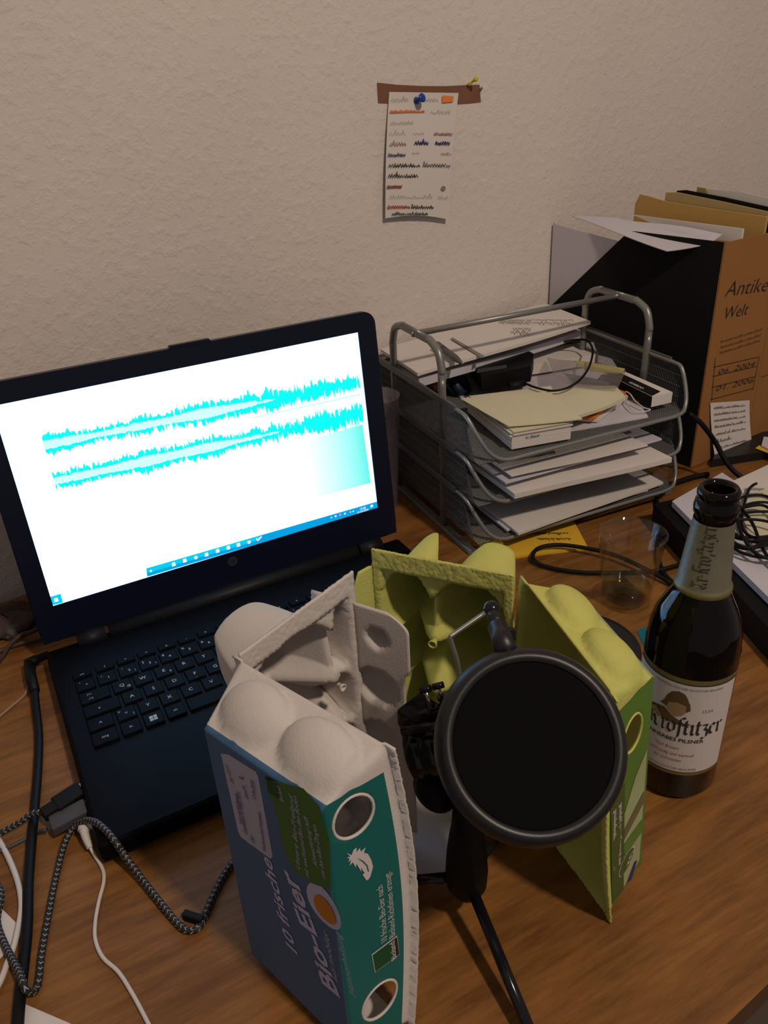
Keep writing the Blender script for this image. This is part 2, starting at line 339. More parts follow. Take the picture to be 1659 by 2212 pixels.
V_, F_ = prism([a0, a1, b1_, b0_], (0, 0, -.024)); me = mesh_obj('tabletop', V_, F_, [M['wood'], M['edge']], desk, mids=[0, 1, 1, 1, 1, 1])
for q in (a0 + Vector((.06, .05, 0)), a1 + Vector((-.07, .05, 0)), b1_ + Vector((-.06, -.06, 0)), b0_ + Vector((.06, -.06, 0))):
    obj('leg', box((q.x, q.y, -.387), (.05, .05, .726), bev=.003), M['edge'], desk)
# ================================================================== LAPTOP
lap = thing('laptop', (.192, .127, 0), 'open black laptop showing two cyan sound waves on its white screen', 'laptop')
V_, F_ = box((.192, .127, .0135), (.384, .254, .017), bev=.0035); obj('base', (V_, F_), M['lap'], lap, False)
for x in (.03, .354):
    for y in (.03, .225): obj('rubber_foot', lathe([(.001, 0), (.008, 0), (.008, .006), (.001, .006)], (x, y, 0), 16), M['blk'], lap)
HY, HZ, LT = .2538, .022, R_(6.25)
LX = Vector((1, 0, 0)); LY = Vector((0, math.sin(LT), math.cos(LT))); LN = LX.cross(LY)
L0 = Vector((0, HY, HZ))
def lid(x, d, off=0.0): return L0 + LX * x + LY * d + LN * off
def lpx(u, v, off=0.0):
    p = PP(u, v, L0 + LN * off, LN) - L0; return p.x, p.dot(LY)
def rrect(x0, y0, x1, y1, r, n=6):
    o = []
    for cx, cy, a in ((x1 - r, y0 + r, -90), (x1 - r, y1 - r, 0), (x0 + r, y1 - r, 90), (x0 + r, y0 + r, 180)):
        for k in range(n + 1): t = R_(a + 90 * k / n); o.append((cx + r * math.cos(t), cy + r * math.sin(t)))
    return o
pl = rrect(0, .006, .384, .2555, .013)
obj('lid', prism([lid(x, y, -.009) for x, y in pl], LN * .008), M['bezel'], lap)
# raised bezel frame round the screen
SX0, SX1, SD0, SD1 = .0186, .3630, .0432, .2368
fr = []
inner = [(SX1, SD0), (SX1, SD1), (SX0, SD1), (SX0, SD0)]
for x0, y0, x1, y1 in ((.001, .007, .383, SD0), (.001, SD1, .383, .2545), (.001, SD0, SX0, SD1), (SX1, SD0, .383, SD1)):
    if y1 - y0 < .05 and y1 > .2: pl2 = [(x0, y0), (x1, y0)] + [p for p in rrect(x0, y0 - .03, x1, y1, .012) if p[1] > y0 + 1e-4]; 
    else: pl2 = [(x0, y0), (x1, y0), (x1, y1), (x0, y1)]
    fr.append(prism([lid(x, y, -.001) for x, y in pl2], LN * .0012))
obj('bezel', merge(fr), M['bezel'], lap)
q0 = lpx(362, 745)[0]; q1 = lpx(458, 737)[0]
obj('webcam_housing', prism([lid(q0, .2540, -.007), lid(q1, .2540, -.007), lid(q1 - .002, .2580, -.007), lid(q0 + .002, .2580, -.007)], LN * .006), M['bezel'], lap)
# hinge pieces
def hinge(x0, x1, r): return tube([lid(x0, .0, .002), lid(x1, .0, .002)], r, 16)
obj('hinge_cover', hinge(.060, .330, .0085), M['hinge'], lap, True)
obj('hinge', hinge(.030, .056, .0090), M['hinge'], lap, True); obj('hinge', hinge(.334, .360, .0090), M['hinge'], lap, True)
# screen
scr = obj('screen', prism([lid(SX0, SD0, -.0012), lid(SX1, SD0, -.0012), lid(SX1, SD1, -.0012), lid(SX0, SD1, -.0012)], LN * .0006), M['screen'], lap)
def sfn(x, y): return lid(x, y, -.0003)
def sfn2(x, y): return lid(x, y, -.0001)
def wave(p0, p1, seed):
    rd = random.Random(seed); (xa, ya), (xb, yb) = lpx(*p0), lpx(*p1); n = 330; V = []; Fc = []; V2 = []; F2 = []; env = .6
    for i in range(n + 1):
        t = i / n; x = xa + (xb - xa) * t; y = ya + (yb - ya) * t
        A = .0072 + .0016 * math.sin(t * 9 + seed) + .0012 * math.sin(t * 31)
        def jag(): return (abs(rd.gauss(0, 1)) * .0010 if rd.random() < .6 else rd.uniform(.001, .0050)) * (-1 if rd.random() < .30 else 1)
        if abs(t - .648) < .012: A *= .55
        if abs(t - .235) < .01 or abs(t - .045) < .008: A *= .8
        V += [sfn(x, y + A + jag() * (.8 + .6 * t)), sfn(x, y - A - jag() * (.8 + .6 * t))]
        if i: k = 2 * i; Fc.append((k - 2, k - 1, k + 1, k))
        if t < .70:
            B = A * .52 * (1 if t < .5 else (0.70 - t) / .20) ** .6; V2 += [sfn2(x, y + B + rd.uniform(-.0006, .0006)), sfn2(x, y - B + rd.uniform(-.0006, .0006))]
            if len(V2) > 2: k = len(V2) - 2; F2.append((k - 2, k - 1, k + 1, k))
    mesh_obj('waveform', V, Fc, M['cyan'], scr); mesh_obj('waveform_core', V2, F2, M['cyan_l'], scr)
wave((95, 962), (777, 826), 3); wave((117, 1040), (784, 893), 5)
def spoly(name, px, m, f=sfn):
    pts = [lpx(*p) for p in px]; return mesh_obj(name, [f(x, y) for x, y in pts], [tuple(range(len(pts)))], m, scr)
# pale panel fading to white under the waves
def spectro():
    m = mat('screen_panel', (0, 0, 0), .4, emit=(1, 1, 1), estr=1.3); nt = m.node_tree; uv = nt.nodes.new('ShaderNodeUVMap'); uv.uv_map = 'UVMap'
    sx = nt.nodes.new('ShaderNodeSeparateXYZ'); nt.links.new(uv.outputs[0], sx.inputs[0]); cr = nt.nodes.new('ShaderNodeValToRGB'); e = cr.color_ramp.elements
    e[0].position = 0; e[0].color = (1, 1, 1, 1); e[1].position = 1; e[1].color = (.10, .72, .66, 1); q = e.new(.45); q.color = (.80, .98, .97, 1)
    nt.links.new(sx.outputs[0], cr.inputs[0]); nt.links.new(cr.outputs[0], nt.nodes['Principled BSDF'].inputs['Emission Color'])
    c = [lpx(*p) for p in ((545, 985), (783, 917), (801, 1043), (560, 1106))]
    mesh_obj('display_panel', [sfn(*p) for p in c], [(0, 3, 2, 1)], m, scr, uvs=[(0, 1), (1, 1), (1, 0), (0, 0)])
spectro()
spoly('display_line', [(545, 902), (779, 851), (779, 853.5), (545, 904)], M['sline'])
spoly('taskbar', [(316, 1228), (815, 1083.5), (817, 1098), (318, 1246)], M['bar'], sfn)
spoly('taskbar_lit', [(316, 1228), (560, 1157), (562, 1166), (318, 1238)], M['bar_l'], sfn2)
spoly('start_button', [(104, 1291), (131, 1283), (136, 1302), (109, 1309)], M['bar_l'])
def sicon(cx, cy, w, h, m=M['icon'], rnd=False):
    x, y = lpx(cx, cy); pts = [(x + math.cos(t) * w, y + math.sin(t) * h) for t in [2 * math.pi * k / 10 for k in range(10)]] if rnd else [(x - w, y - h), (x + w, y - h), (x + w * .9, y + h), (x - w * .8, y + h)]
    mesh_obj('icon', [lid(a, b, 0) for a, b in pts], [tuple(range(len(pts)))], m, scr)
for i, (u, v) in enumerate(((121, 1296), (326, 1233.5), (375, 1219), (399, 1211), (423, 1204.5), (446, 1198), (470, 1190), (493, 1183), (515, 1177), (538, 1171))):
    sicon(u, v, .0019 if i != 1 else .0012, .0019 if i != 1 else .0012, M['icon'], i in (1, 4, 9))
sicon(351, 1226, .0016, .0016, mat('screen_icon_green', (0, 0, 0), .4, emit=(0, .65, .55), estr=1), True)
tk = [(553, 1165), (557, 1169), (566, 1160), (564, 1158), (557, 1165), (554, 1162)]; mesh_obj('icon', [lid(*lpx(*p)) for p in tk], [tuple(range(6))], M['icon'], scr)
for u, v, w, m in ((716, 1118, .0008, 'icon'), (725, 1115, .0011, 'icon'), (735, 1112, .0012, 'icon_r'), (745, 1109.5, .0011, 'icon'), (757, 1106, .0007, 'icon'), (763, 1104.5, .0008, 'icon'), (803, 1093, .0016, 'icon')):
    sicon(u, v, w, w * .8, M[m])
for s, (u, v), sz in (('19:38', (777, 1103), .0034), ('31.03.2020', (772, 1110), .0031)):
    x, y = lpx(u, v); Vt, Ft = text_on(lambda a, b: lid(a, b, 0), s, x, y + .0003, sz); mesh_obj('clock_text', Vt, Ft, M['icon'], scr)
# maker's badge under the screen: a ring-less disc with two slanted letters
x, y = lpx(502, 1212); lg = mesh_obj('badge', *flatpoly(lambda a, b: lid(a, b, .0006), [(x + .0052 * math.cos(t), y + .0052 * math.sin(t)) for t in [2 * math.pi * k / 28 for k in range(28)]]), M['logo'], lap)
Vt, Ft = text_on(lambda a, b: lid(a, b, .0009), 'hp', x - .0034, y - .0014, .0066, shear=.25); mesh_obj('badge_letters', Vt, Ft, M['bezel'], lg)
# keyboard
KX, KY, KP = .0435, .1259, .0187; TOP = .0222
_km = {}
def key(cx, cy, w=1.0, h=1.0, txt='', sz=.0042, dx=0, dy=0, extra=()):
    kk = (w, h)
    if kk not in _km:
        a, b = KP * w / 2 - .0011, KP * h / 2 - .0011; c, d = a - .0009, b - .0009; z0, z1 = -.0004, .0019
        me = bpy.data.meshes.new('key'); me.from_pydata([(-a, -b, z0), (a, -b, z0), (a, b, z0), (-a, b, z0), (-c, -d, z1), (c, -d, z1), (c, d, z1), (-c, d, z1)], [], [(4, 5, 6, 7), (0, 1, 5, 4), (1, 2, 6, 5), (2, 3, 7, 6), (3, 0, 4, 7)])
        me.materials.append(M['key']); _km[kk] = me
    o = bpy.data.objects.new('key', _km[kk]); COL.objects.link(o); o.parent = lap; p = Vector((KX + cx * KP, KY + cy * KP, TOP)); o.location = p - Vector(lap['_o'])
    Vs = []
    def put(s, x, y, size, bold=0.0):
        V, Fc = text2d(s, bold)
        if not V: return
        mw = max(v[0] for v in V) / 2; Vs.append(([Vector((x + (a - mw) * size, y + (b - .35) * size, .0021)) for a, b in V], Fc))
    if txt: put(txt, dx, dy, sz)
    for s, x, y, q in extra: put(s, x, y, q)
    if Vs:
        V, Fc = merge(Vs); me = bpy.data.meshes.new('legend'); me.from_pydata(V, [], Fc); me.materials.append(M['legend'])
        l = bpy.data.objects.new('legend', me); COL.objects.link(l); l.parent = o
fl = ['esc', '?', '*', '+', 'x', '-', '>', '<', '=', 'o', 'v', '^', '#', 'einfg', 'entf']
FY = 3.86
for i, s in enumerate(fl[:13]): key(-.95 + i * 1.02 if i else -1.0, FY, 1.0, .62, s, .0030 if len(s) > 1 else .004)
key(12.35, FY, 1.0, .62, 'entf', .003)
nr = [('^', '°'), ('1', '!'), ('2', '"'), ('3', '§'), ('4', '$'), ('5', '%'), ('6', '&'), ('7', '/'), ('8', '('), ('9', ')'), ('0', '='), ('ß', '?'), ('´', '`')]
for i, (a, b) in enumerate(nr): key(i - 1, 3, 1, 1, a, .0046, .0012, -.001, [(b, -.0042, .0030, .0040)] + ([(a + '²'[:0], .0062, -.0036, .0028)] if a in '23' else []))
key(12.5, 3, 2, 1, '<--', .004)
for i, a in enumerate('QWERTZUIOPÜ+'): key(.5 + i, 2, 1, 1, a, .0056, 0, 0, [('@', .0055, -.0035, .0034)] if a == 'Q' else ([('€', .0055, -.0035, .0036)] if a == 'E' else []))
key(-.75, 2, 1.5, 1, '|<-', .0036, -.004, .0032, [('->|', -.004, -.0028, .0036)])
for i, a in enumerate('ASDFGHJKLÖÄ#'): key(.75 + i, 1, 1, 1, a, .0056, 0, 0, [('_', 0, -.0045, .0035)] if a in 'FJ' else [])
key(-.625, 1, 1.75, 1, 'v', .005, -.002); key(12.9, 1.5, 1.25, 2, '<-', .004)
key(.25, 0, 1, 1, '<', .0045, 0, 0, [('>', -.0050, .0035, .0042), ('|', .0056, -.0030, .0040)]); key(-.875, 0, 1.25, 1, '^', .006, 0, -.001)
for i, a in enumerate('YXCVBNM,.-'): key(1.25 + i, 0, 1, 1, a, .0056)
key(12.4, 0, 2.3, 1, '^', .006)
key(-.875, -1, 1.25, 1, 'strg', .0036); key(.25, -1, 1, 1, 'fn', .0036)
key(1.25, -1, 1, 1, '', 0); key(2.25, -1, 1, 1, 'alt', .0036); key(5.25, -1, 5, 1); key(8.35, -1, 1.2, 1, 'alt gr', .0034); key(9.5, -1, 1.1, 1, 'strg', .0034)
for i, a in enumerate('<v>'): key(10.6 + i, -1.2 + .0, 1, .6, a, .0035)
for j in range(5):
    for i in range(4): key(14.3 + i, 3 - j, 1, 1, [['num', '/', '*', '-'], '789+', '456+', '123=', '0,.='][j][i], .0042)
for i in range(4): key(14.3 + i, FY, 1, .62, 'o', .003)
wx, wy = KX + 1.25 * KP, KY - KP; parts = []
for ax, ay in ((-.0031, -.0031), (.0003, -.0031), (-.0031, .0003), (.0003, .0003)):
    parts.append(([Vector((wx + ax + a, wy + ay + b, TOP + .0021)) for a, b in ((0, 0), (.0029, 0), (.0029, .0029), (0, .0029))], [(0, 1, 2, 3)]))
V_, F_ = merge(parts); mesh_obj('window_mark', V_, F_, M['legend'], lap)
obj('touchpad', prism([(x, y, TOP - .0003) for x, y in rrect(.115, .012, .225, .080, .004)], (0, 0, .0005)), M['key'], lap)
for i in range(7): pass
# ================================================================== EGG CARTONS
def bilin(c, s, t): return (c[0] * (1 - s) + c[1] * s) * (1 - t) + (c[3] * (1 - s) + c[2] * s) * t
def solid(name, V, Fc, mids, mats, th, parent, out):
    """thin shell: outer skin = given surface, inner skin offset by th away from direction out"""
    off = Vector(parent['_o']); bm = bmesh.new(); vs = [bm.verts.new(Vector(v) - off) for v in V]; fm = []
    for f, mi in zip(Fc, mids):
        q = bm.faces.new([vs[i] for i in f]); q.material_index = mi; fm.append(q)
    for v in [v for v in bm.verts if not v.link_faces]: bm.verts.remove(v)
    bm.normal_update(); av = Vector((0, 0, 0))
    for f in bm.faces: av += f.normal
    if av.dot(out) < 0: bmesh.ops.reverse_faces(bm, faces=list(bm.faces)); bm.normal_update()
    ov = list(bm.verts); of = list(bm.faces); be = [(e.verts[0], e.verts[1], e.link_faces[0]) for e in bm.edges if e.is_boundary]
    nv = {v: bm.verts.new(v.co - v.normal * th) for v in ov}
    for f in of:
        q = bm.faces.new([nv[v] for v in reversed(f.verts)]); q.material_index = 0
    for a, b, f in be:
        lp = [l for l in f.loops if {l.vert, l.link_loop_next.vert} == {a, b}][0]; p, q_ = lp.vert, lp.link_loop_next.vert
        w_ = bm.faces.new([q_, p, nv[p], nv[q_]]); w_.material_index = 0
    for f in bm.faces: f.smooth = True
    me = bpy.data.meshes.new(name); bm.to_mesh(me); bm.free()
    for q in mats: me.materials.append(q)
    o = bpy.data.objects.new(name, me); COL.objects.link(o); o.parent = parent; o['_o'] = parent['_o']; return o
def carton_lid(parent, c, n, Dl, taper, taperF, capT, capB, bow, mats, holes=(), domes=True, domeh=.0125, side='near'):
    """c = rim corners bottom-hinge, bottom-near, top-near, top-hinge; n = outward depth direction; mats = pulp, face print, side print"""
    w = (c[2] - c[3]).length; Hh = (c[3] - c[0]).length
    U = [(-.004 / w, -.02)] + [(taperF / w * k / 16, k / 16) for k in range(17)] + [(taperF / w + (1 - (taper + taperF) / w) * k / 46, 1) for k in range(1, 46)] + [(1 - taper / w * k / 16, k / 16) for k in range(16, -1, -1)] + [(1 + .004 / w, -.02)]
    Z = [(capB / Hh * k / 5, k / 5) for k in range(6)] + [(capB / Hh + (1 - (capB + capT) / Hh) * k / 90, 1) for k in range(1, 90)] + [(1 - capT / Hh * k / 16, k / 16) for k in range(16, -1, -1)]
    V = []; MM = []
    for zt, cb in Z:
        for ut, ca in U:
            m = max(0, min(ca, cb)); 
            if ca > 0 and cb > 0: m = max(0, 1 - (max(0, 1 - ca) ** 5 + max(0, 1 - cb) ** 5) ** .2) if min(ca, cb) < 1 else 1
            d = Dl * m - bow * math.sin(math.pi * zt) * (1 - m)
            p = bilin(c, ut, zt) + n * d
            if cb < 1 and zt > .5 and domes:
                for uc, ru in ((.31, .0222), (.735, .0235)):
                    q = ((ut - uc) * w / ru) ** 2 + ((m - .52) / .42) ** 2
                    if q < 1: p = p + Vector((0, 0, domeh * (1 - q) ** .6 * min(1, max(0, (ca - .35) / .65))))
            if (cb == 0 and zt < .5) or ca <= 0: p = p + n * random.uniform(-.0004, .0004)
            V.append(p); MM.append((ca, cb, zt, m))
    nu = len(U); Fc = []; mids = []
    dead = set(); nr_ = len(U) - 18
    def side_fn(zz, dd, off=.0012, tk=taper):  # near side wall, zz height in m, dd depth in m
        zt = zz / Hh; m = dd / Dl; b = bilin(c, 1 - tk / w * m, zt) + n * (Dl * m - bow * math.sin(math.pi * zt) * (1 - m)); e = (c[1] - c[0]).normalized()
        return b + e * (off - (.0009 if off > .0008 else 0))
    def face_fn(uu, zz, off=.0012): return bilin(c, uu / w, zz / Hh) + n * (Dl + off - (.0009 if off > .0008 else 0))
    for zz0, dd0, rz, rd in holes:
        rr = {}
        for j, (zt, cb) in enumerate(Z):
            for i in range(nr_, nu - 1):
                if cb >= .9: rr[j * nu + i] = (((zt * Hh - zz0) / rz) ** 2 + ((Dl * U[i][1] - dd0) / rd) ** 2) ** .5
        cells = []
        for j in range(len(Z) - 1):
            for i in range(nr_, nu - 1):
                q = [j * nu + i, j * nu + i + 1, (j + 1) * nu + i + 1, (j + 1) * nu + i]
                if all(x in rr for x in q) and sum(rr[x] for x in q) / 4 < 1: dead.add(q[0]); cells.append(q)
        for q in cells:
            for x in q:
                j, i = divmod(x, nu); nb4 = [(j - 1) * nu + i - 1, (j - 1) * nu + i, j * nu + i - 1, j * nu + i]
                if any(y not in dead for y in nb4):
                    zz, dd = Z[j][0] * Hh, Dl * U[i][1]; r = max(rr[x], .3); V[x] = side_fn(zz0 + (zz - zz0) / r, dd0 + (dd - dd0) / r, 0)
    for j in range(len(Z) - 1):
        for i in range(nu - 1):
            k = j * nu + i
            if k in dead: continue
            Fc.append((k, k + 1, k + nu + 1, k + nu)); ms = [MM[q] for q in (k, k + 1, k + nu, k + nu + 1)]
            ca = sum(q[0] for q in ms) / 4; cb = sum(q[1] for q in ms) / 4; top = ms[0][2] > .5
            if (cb < .95 and top) or ca < .10: mids.append(0)
            elif ca < .97: mids.append(2)
            else: mids.append(1)
    o = solid('lid', V, Fc, mids, mats, .0013, parent, n)
    return o, side_fn, face_fn, w, Hh
def carton_tray(parent, c, n, D, rows, usplit, mats, top_m=.016, rough=.00035):
    """egg cups in two columns; cones stand where four cups meet"""
    w = (c[2] - c[3]).length; Hh = (c[3] - c[0]).length; nu, nz = 80, 150; V = []
    cols = [(.004 / w, usplit), (usplit, 1 - .004 / w)]; rng = random.Random(4)
    for j in range(nz + 1):
        zt = j / nz
        for i in range(nu + 1):
            ut = i / nu; d = 0.0
            X, Zm = ut * w, zt * Hh; zlo, zhi = rows[0][0], rows[-1][1]; us = usplit * w
            c0, c1 = (.004, us) if X < us else (us, w - .004); row = min(rows, key=lambda r: abs(Zm - (r[0] + r[1]) / 2))
            fx = abs(X - (c0 + c1) / 2) / ((c1 - c0) / 2); fz = abs(Zm - (row[0] + row[1]) / 2) / ((row[1] - row[0]) / 2)
            db = min(X - .004 - .007 * max(0, fz) ** 4, w - .004 - X - .007 * max(0, fz) ** 4, zhi - .020 * fx ** 2.4 - Zm, Zm - zlo - .011 * fx ** 3)
            wall = max(0, min(1, db / .015)); wall = 1 - (1 - wall) ** 1.8
            f = wall
            for r0, r1 in rows[1:]:
                dx, dz = abs(X - us), abs(Zm - r0); rr = (dx ** 1.25 + (dz * 1.0) ** 1.25) ** .8
                f = min(f, max(0.02, min(1, (rr - .0026) / .0255)))
                f *= 1 - .30 * math.exp(-(dz / .0065) ** 2) * (1 if f > .1 else 0)
            f *= 1 - .18 * math.exp(-(abs(X - us) / .007) ** 2)
            f *= 1 - .12 * min(1.5, (fx ** 2 + fz ** 2)) * .8
            ztop = rows[-1][0]
            if Zm > ztop: fr = .04 + .16 * (Zm - ztop) / (zhi - ztop)
            else:
                near = min(abs(Zm - r[0]) for r in rows[1:]); fr = .04 + .42 * min(1, near / .020)
            f = min(f, fr + abs(X - us) / .0225)
            d = D * max(0, f) * 1.12
            tz = min(max((1 - zt) * Hh / .02, 0), 1)
            p = bilin(c, ut, zt) + n * (d + .0035 * (1 if (.06 < ut < .94 and .05 < zt < .93) else 0)) + Vector((0, 0, .011 * (d / D) * max(0, (zt - .72) / .28) * min(1, max(0, db) / .014)))
            if d < 1e-6: p += n * rng.uniform(-rough, rough)
            V.append(p)
    Fc = [(j * (nu + 1) + i, j * (nu + 1) + i + 1, (j + 1) * (nu + 1) + i + 1, (j + 1) * (nu + 1) + i) for j in range(nz) for i in range(nu)]
    return solid('tray', V, Fc, [0] * len(Fc), mats, .0016, parent, n)
def flap(parent, c, n, prof, dents, mats, hole=None):
    """closing tongue: c corners; prof(zt)->max s; dents = [(s, z, r, depth)] in metres"""
    w = (c[2] - c[3]).length; Hh = (c[3] - c[0]).length; V = []; nu, nz = 26, 100
    for j in range(nz + 1):
        zt = j / nz
        for i in range(nu + 1):
            s = i / nu * prof(zt); d = 0
            for ds, dz, dr, dd in dents:
                q = ((s * w - ds) / dr) ** 2 + ((zt * Hh - dz) / dr) ** 2
                if q < 1: d = max(d, dd * (1 - q) ** .5)
            V.append(bilin(c, s, zt) + n * (d + (.003 * (1 - s * w / .004) if s * w < .004 else 0)))
    Fc = [(j * (nu + 1) + i, j * (nu + 1) + i + 1, (j + 1) * (nu + 1) + i + 1, (j + 1) * (nu + 1) + i) for j in range(nz) for i in range(nu)]
    return solid('flap', V, Fc, [0] * len(Fc), mats, .0014, parent, n)
# ---------------- grey carton with the blue and teal sleeve
HT = .210
gc = thing('egg_carton', (.11, -.13, 0), 'grey egg carton standing on end with blue and teal printed lid', 'egg carton')
hb, ht_ = Vector((.0985, -.092, 0)), Vector((.0990, -.088, HT)); nb_, nt_ = Vector((.1345, -.199, 0)), Vector((.1385, -.187, HT))
c = [hb, nb_, nt_, ht_]; nL = Vector((-.93, -.37, 0)).normalized()
P1 = (M['pulp'], M['blue'], M['teal'])
def sidepx(u, v, c, nL, Dl, taper, bow=0):   # pixel -> (z, depth) on the near side wall
    w = (c[2] - c[3]).length; e = (c[1] - c[0]).normalized(); p0 = c[1]; p1 = c[1] + nL * Dl - e * taper; pn = (p1 - p0).cross(c[2] - c[1]).normalized()
    q = PP(u, v, p0 + e * .001, pn); zt = (q.z) / HT; base = c[1] * (1 - zt) + c[2] * zt
    dd = (q - base).dot(nL); b = bow * math.sin(math.pi * zt); dd = (dd + b) / (1 + b / Dl); return q.z, dd
DL, TP, BOW = .036, .010, .010
hol = [sidepx(769, 1767, c, nL, DL, TP, BOW), sidepx(826, 2166, c, nL, DL, TP, BOW)]
lidG, sfG, ffG, wG, hG = carton_lid(gc, c, nL, DL, TP, .012, .016, .008, BOW, P1, [(hol[0][0], hol[0][1], .0125, .0098), (hol[1][0], hol[1][1], .0125, .0098)])
for zz, dd in hol:
    ring = [sfG(zz + .0127 * math.sin(t), dd + .0100 * math.cos(t), -.0002) for t in [2 * math.pi * k / 28 for k in range(29)]]
    obj('hole_rim', tube(ring, .0009, 6, cap=False), M['pulp'], gc, True)
def facepx(u, v):
    q = PP(u, v, c[0] + nL * DL, (c[1] - c[0]).cross(Vector((0, 0, 1))).normalized()); return (q - c[0]).dot((c[1] - c[0]).normalized()), q.z
# print on the blue face: reading direction = up, letter tops towards the hinge
def fprint(name, vf, m): return mesh_obj(name, vf[0], vf[1], m, lidG)
def ff(off): return lambda a, b: ffG(-b, a, off)     # a = height, b = minus distance from the hinge edge
def upright_text(s, p0, p1, size, m, bold=0.0, shear=0.0, name='printed_text', off=.0012):
    (u0, z0), (u1, z1) = facepx(*p0), facepx(*p1); L = math.hypot(u1 - u0, z1 - z0); dx, dy = (z1 - z0) / L, -(u1 - u0) / L
    def fn(a, b): zz = z0 + a * dx - b * dy; vv = -u0 + a * dy + b * dx; return ffG(-vv, zz, off)
    Vt, Ft = text_on(fn, s, 0, 0, size, bold, shear, width=L); fprint(name, (Vt, Ft), m)
upright_text('10 frische', (633, 2066), (574, 1862), .0125, M['lilac'], .022, .15)
upright_text('Bio-Eier', (717, 2150), (622, 1894), .0185, M['lilac'], .03, .12)
upright_text('aus mobiler', (712, 2118), (690, 2015), .0060, M['lilac'], 0, .25)
upright_text('Hühnerhaltung', (748, 2150), (716, 2020), .0062, M['lilac'], 0, .25)
pf = [facepx(*p) for p in ((560, 1695), (580, 1700), (640, 1722), (672, 1760), (694, 1830), (698, 1932), (660, 1915), (622, 1885), (600, 1840), (588, 1770))]
fprint('leaf_patch', ([ffG(a, b, .0016) for a, b in pf][::-1], [tuple(range(len(pf)))]), M['patch'])
for s, a, b in (('Unsere Bio-Freiland', (637, 1888), (620, 1735)), ('mit wechselnd Bio den Boden', (655, 1905), (628, 1738)), ('Abwechslung hilft', (672, 1885), (650, 1780)), ('uns bei allen Dingen', (688, 1910), (668, 1800))):
    upright_text(s, a, b, .0045, M['lilac'], 0, .3, off=.0019)
pf = [facepx(*p) for p in ((471, 1636), (486, 1639), (542, 1680), (547, 1692), (578, 1856), (573, 1860), (514, 1812), (508, 1800))]
lb = fprint('sticker', ([ffG(a, b, .0010) for a, b in pf][::-1], [tuple(range(len(pf)))]), M['label'])
for s, a, b in (('DE 112113', (500, 1700), (487, 1662)), ('Handelsklasse', (519, 1787), (506, 1722)), ('Güteklasse A HAE17/DS', (528, 1808), (512, 1720)), ('L', (519, 1694), (517, 1687)), ('Gew.Kl.', (530, 1735), (521, 1705)), ('DE', (543, 1827), (541, 1814)), ('12.04.2020', (545, 1740), (540, 1700)), ('Verbraucherhinweis', (566, 1846), (554, 1765))):
    upright_text(s, a, b, .0042 if s != 'L' else .0060, M['iknb'] if s != 'L' else M['ink'], .01 if s == 'L' else 0, off=.0016)
def fsquare(p, m1, border, fnpt, off):
    o = [fnpt(*q) for q in p]; return o
pf = [facepx(*p) for p in ((562, 1690), (598, 1712), (604, 1750), (568, 1724))]; fprint('seal_border', ([ffG(a, b, .0014) for a, b in pf][::-1], [(0, 1, 2, 3)]), M['ink'])
pf = [facepx(*p) for p in ((564, 1693), (590, 1709), (596, 1742), (570, 1723))]; fprint('seal', ([ffG(a, b, .0017) for a, b in pf][::-1], [(0, 1, 2, 3)]), M['dgreen'])
upright_text('Bioland', (602, 1746), (594, 1714), .0042, M['lilac'], 0, 0, off=.0019)
def ell(cu, cz, ru, rz, tilt, off, m, name):
    pts = []
    for k in range(36):
        t = 2 * math.pi * k / 36; a, b = ru * math.cos(t), rz * math.sin(t) * (1 + .12 * math.sin(t)); pts.append(ffG(cu + a * math.cos(tilt) - b * math.sin(tilt), cz + a * math.sin(tilt) + b * math.cos(tilt), off))
    fprint(name, (pts[::-1], [tuple(range(36))]), m)
eu, ez = facepx(682, 1966); ell(eu, ez, .0118, .0140, 0, .0012, M['lilac'], 'egg_print'); ell(eu + .001, ez - .001, .0075, .0086, 0, .0016, M['yolk'], 'yolk_print')
for p in ((574, 2040), (612, 2000), (650, 2085)): pass
# print on the teal side
def sprint(name, pts, m, off=.0013, faces=None): return mesh_obj(name, [sfG(z, d, off) for z, d in pts], faces or [tuple(range(len(pts)))], m, lidG)
def side_text(s, p0, p1, size, m, off=.0014, bold=0.0):
    (z0, d0), (z1, d1) = sidepx(*p0, c, nL, DL, TP, BOW), sidepx(*p1, c, nL, DL, TP, BOW); L = math.hypot(z1 - z0, d1 - d0); dx, dy = (z1 - z0) / L, (d1 - d0) / L
    Vt, Ft = text_on(lambda a, b: sfG(z0 + a * dx - b * dy, d0 + a * dy + b * dx, off), s, 0, 0, size, bold, width=L); mesh_obj('printed_text', Vt, Ft, m, lidG)
side_text('10 frische Bio-Eier nach', (843, 2037), (833, 1915), .0046, M['pink'])
side_text('Bioland-Richtlinien erzeugt', (861, 2027), (851, 1888), .0046, M['pink'])
q4 = [sidepx(*p, c, nL, DL, TP, BOW) for p in ((808, 2067), (866, 2027), (871, 2068), (815, 2106))]; sprint('seal_border', q4, M['pink'], .0012)
q4 = [sidepx(*p, c, nL, DL, TP, BOW) for p in ((810, 2068), (865, 2030), (870, 2067), (816, 2103))]; sprint('seal_ground', q4, M['ink'], .0014)
q4 = [sidepx(*p, c, nL, DL, TP, BOW) for p in ((810, 2068), (852, 2039), (857, 2075), (816, 2103))]; sprint('seal', q4, M['dgreen'], .0016)
side_text('Bioland', (862, 2074), (858, 2036), .0040, M['pink'], .0018, .01)
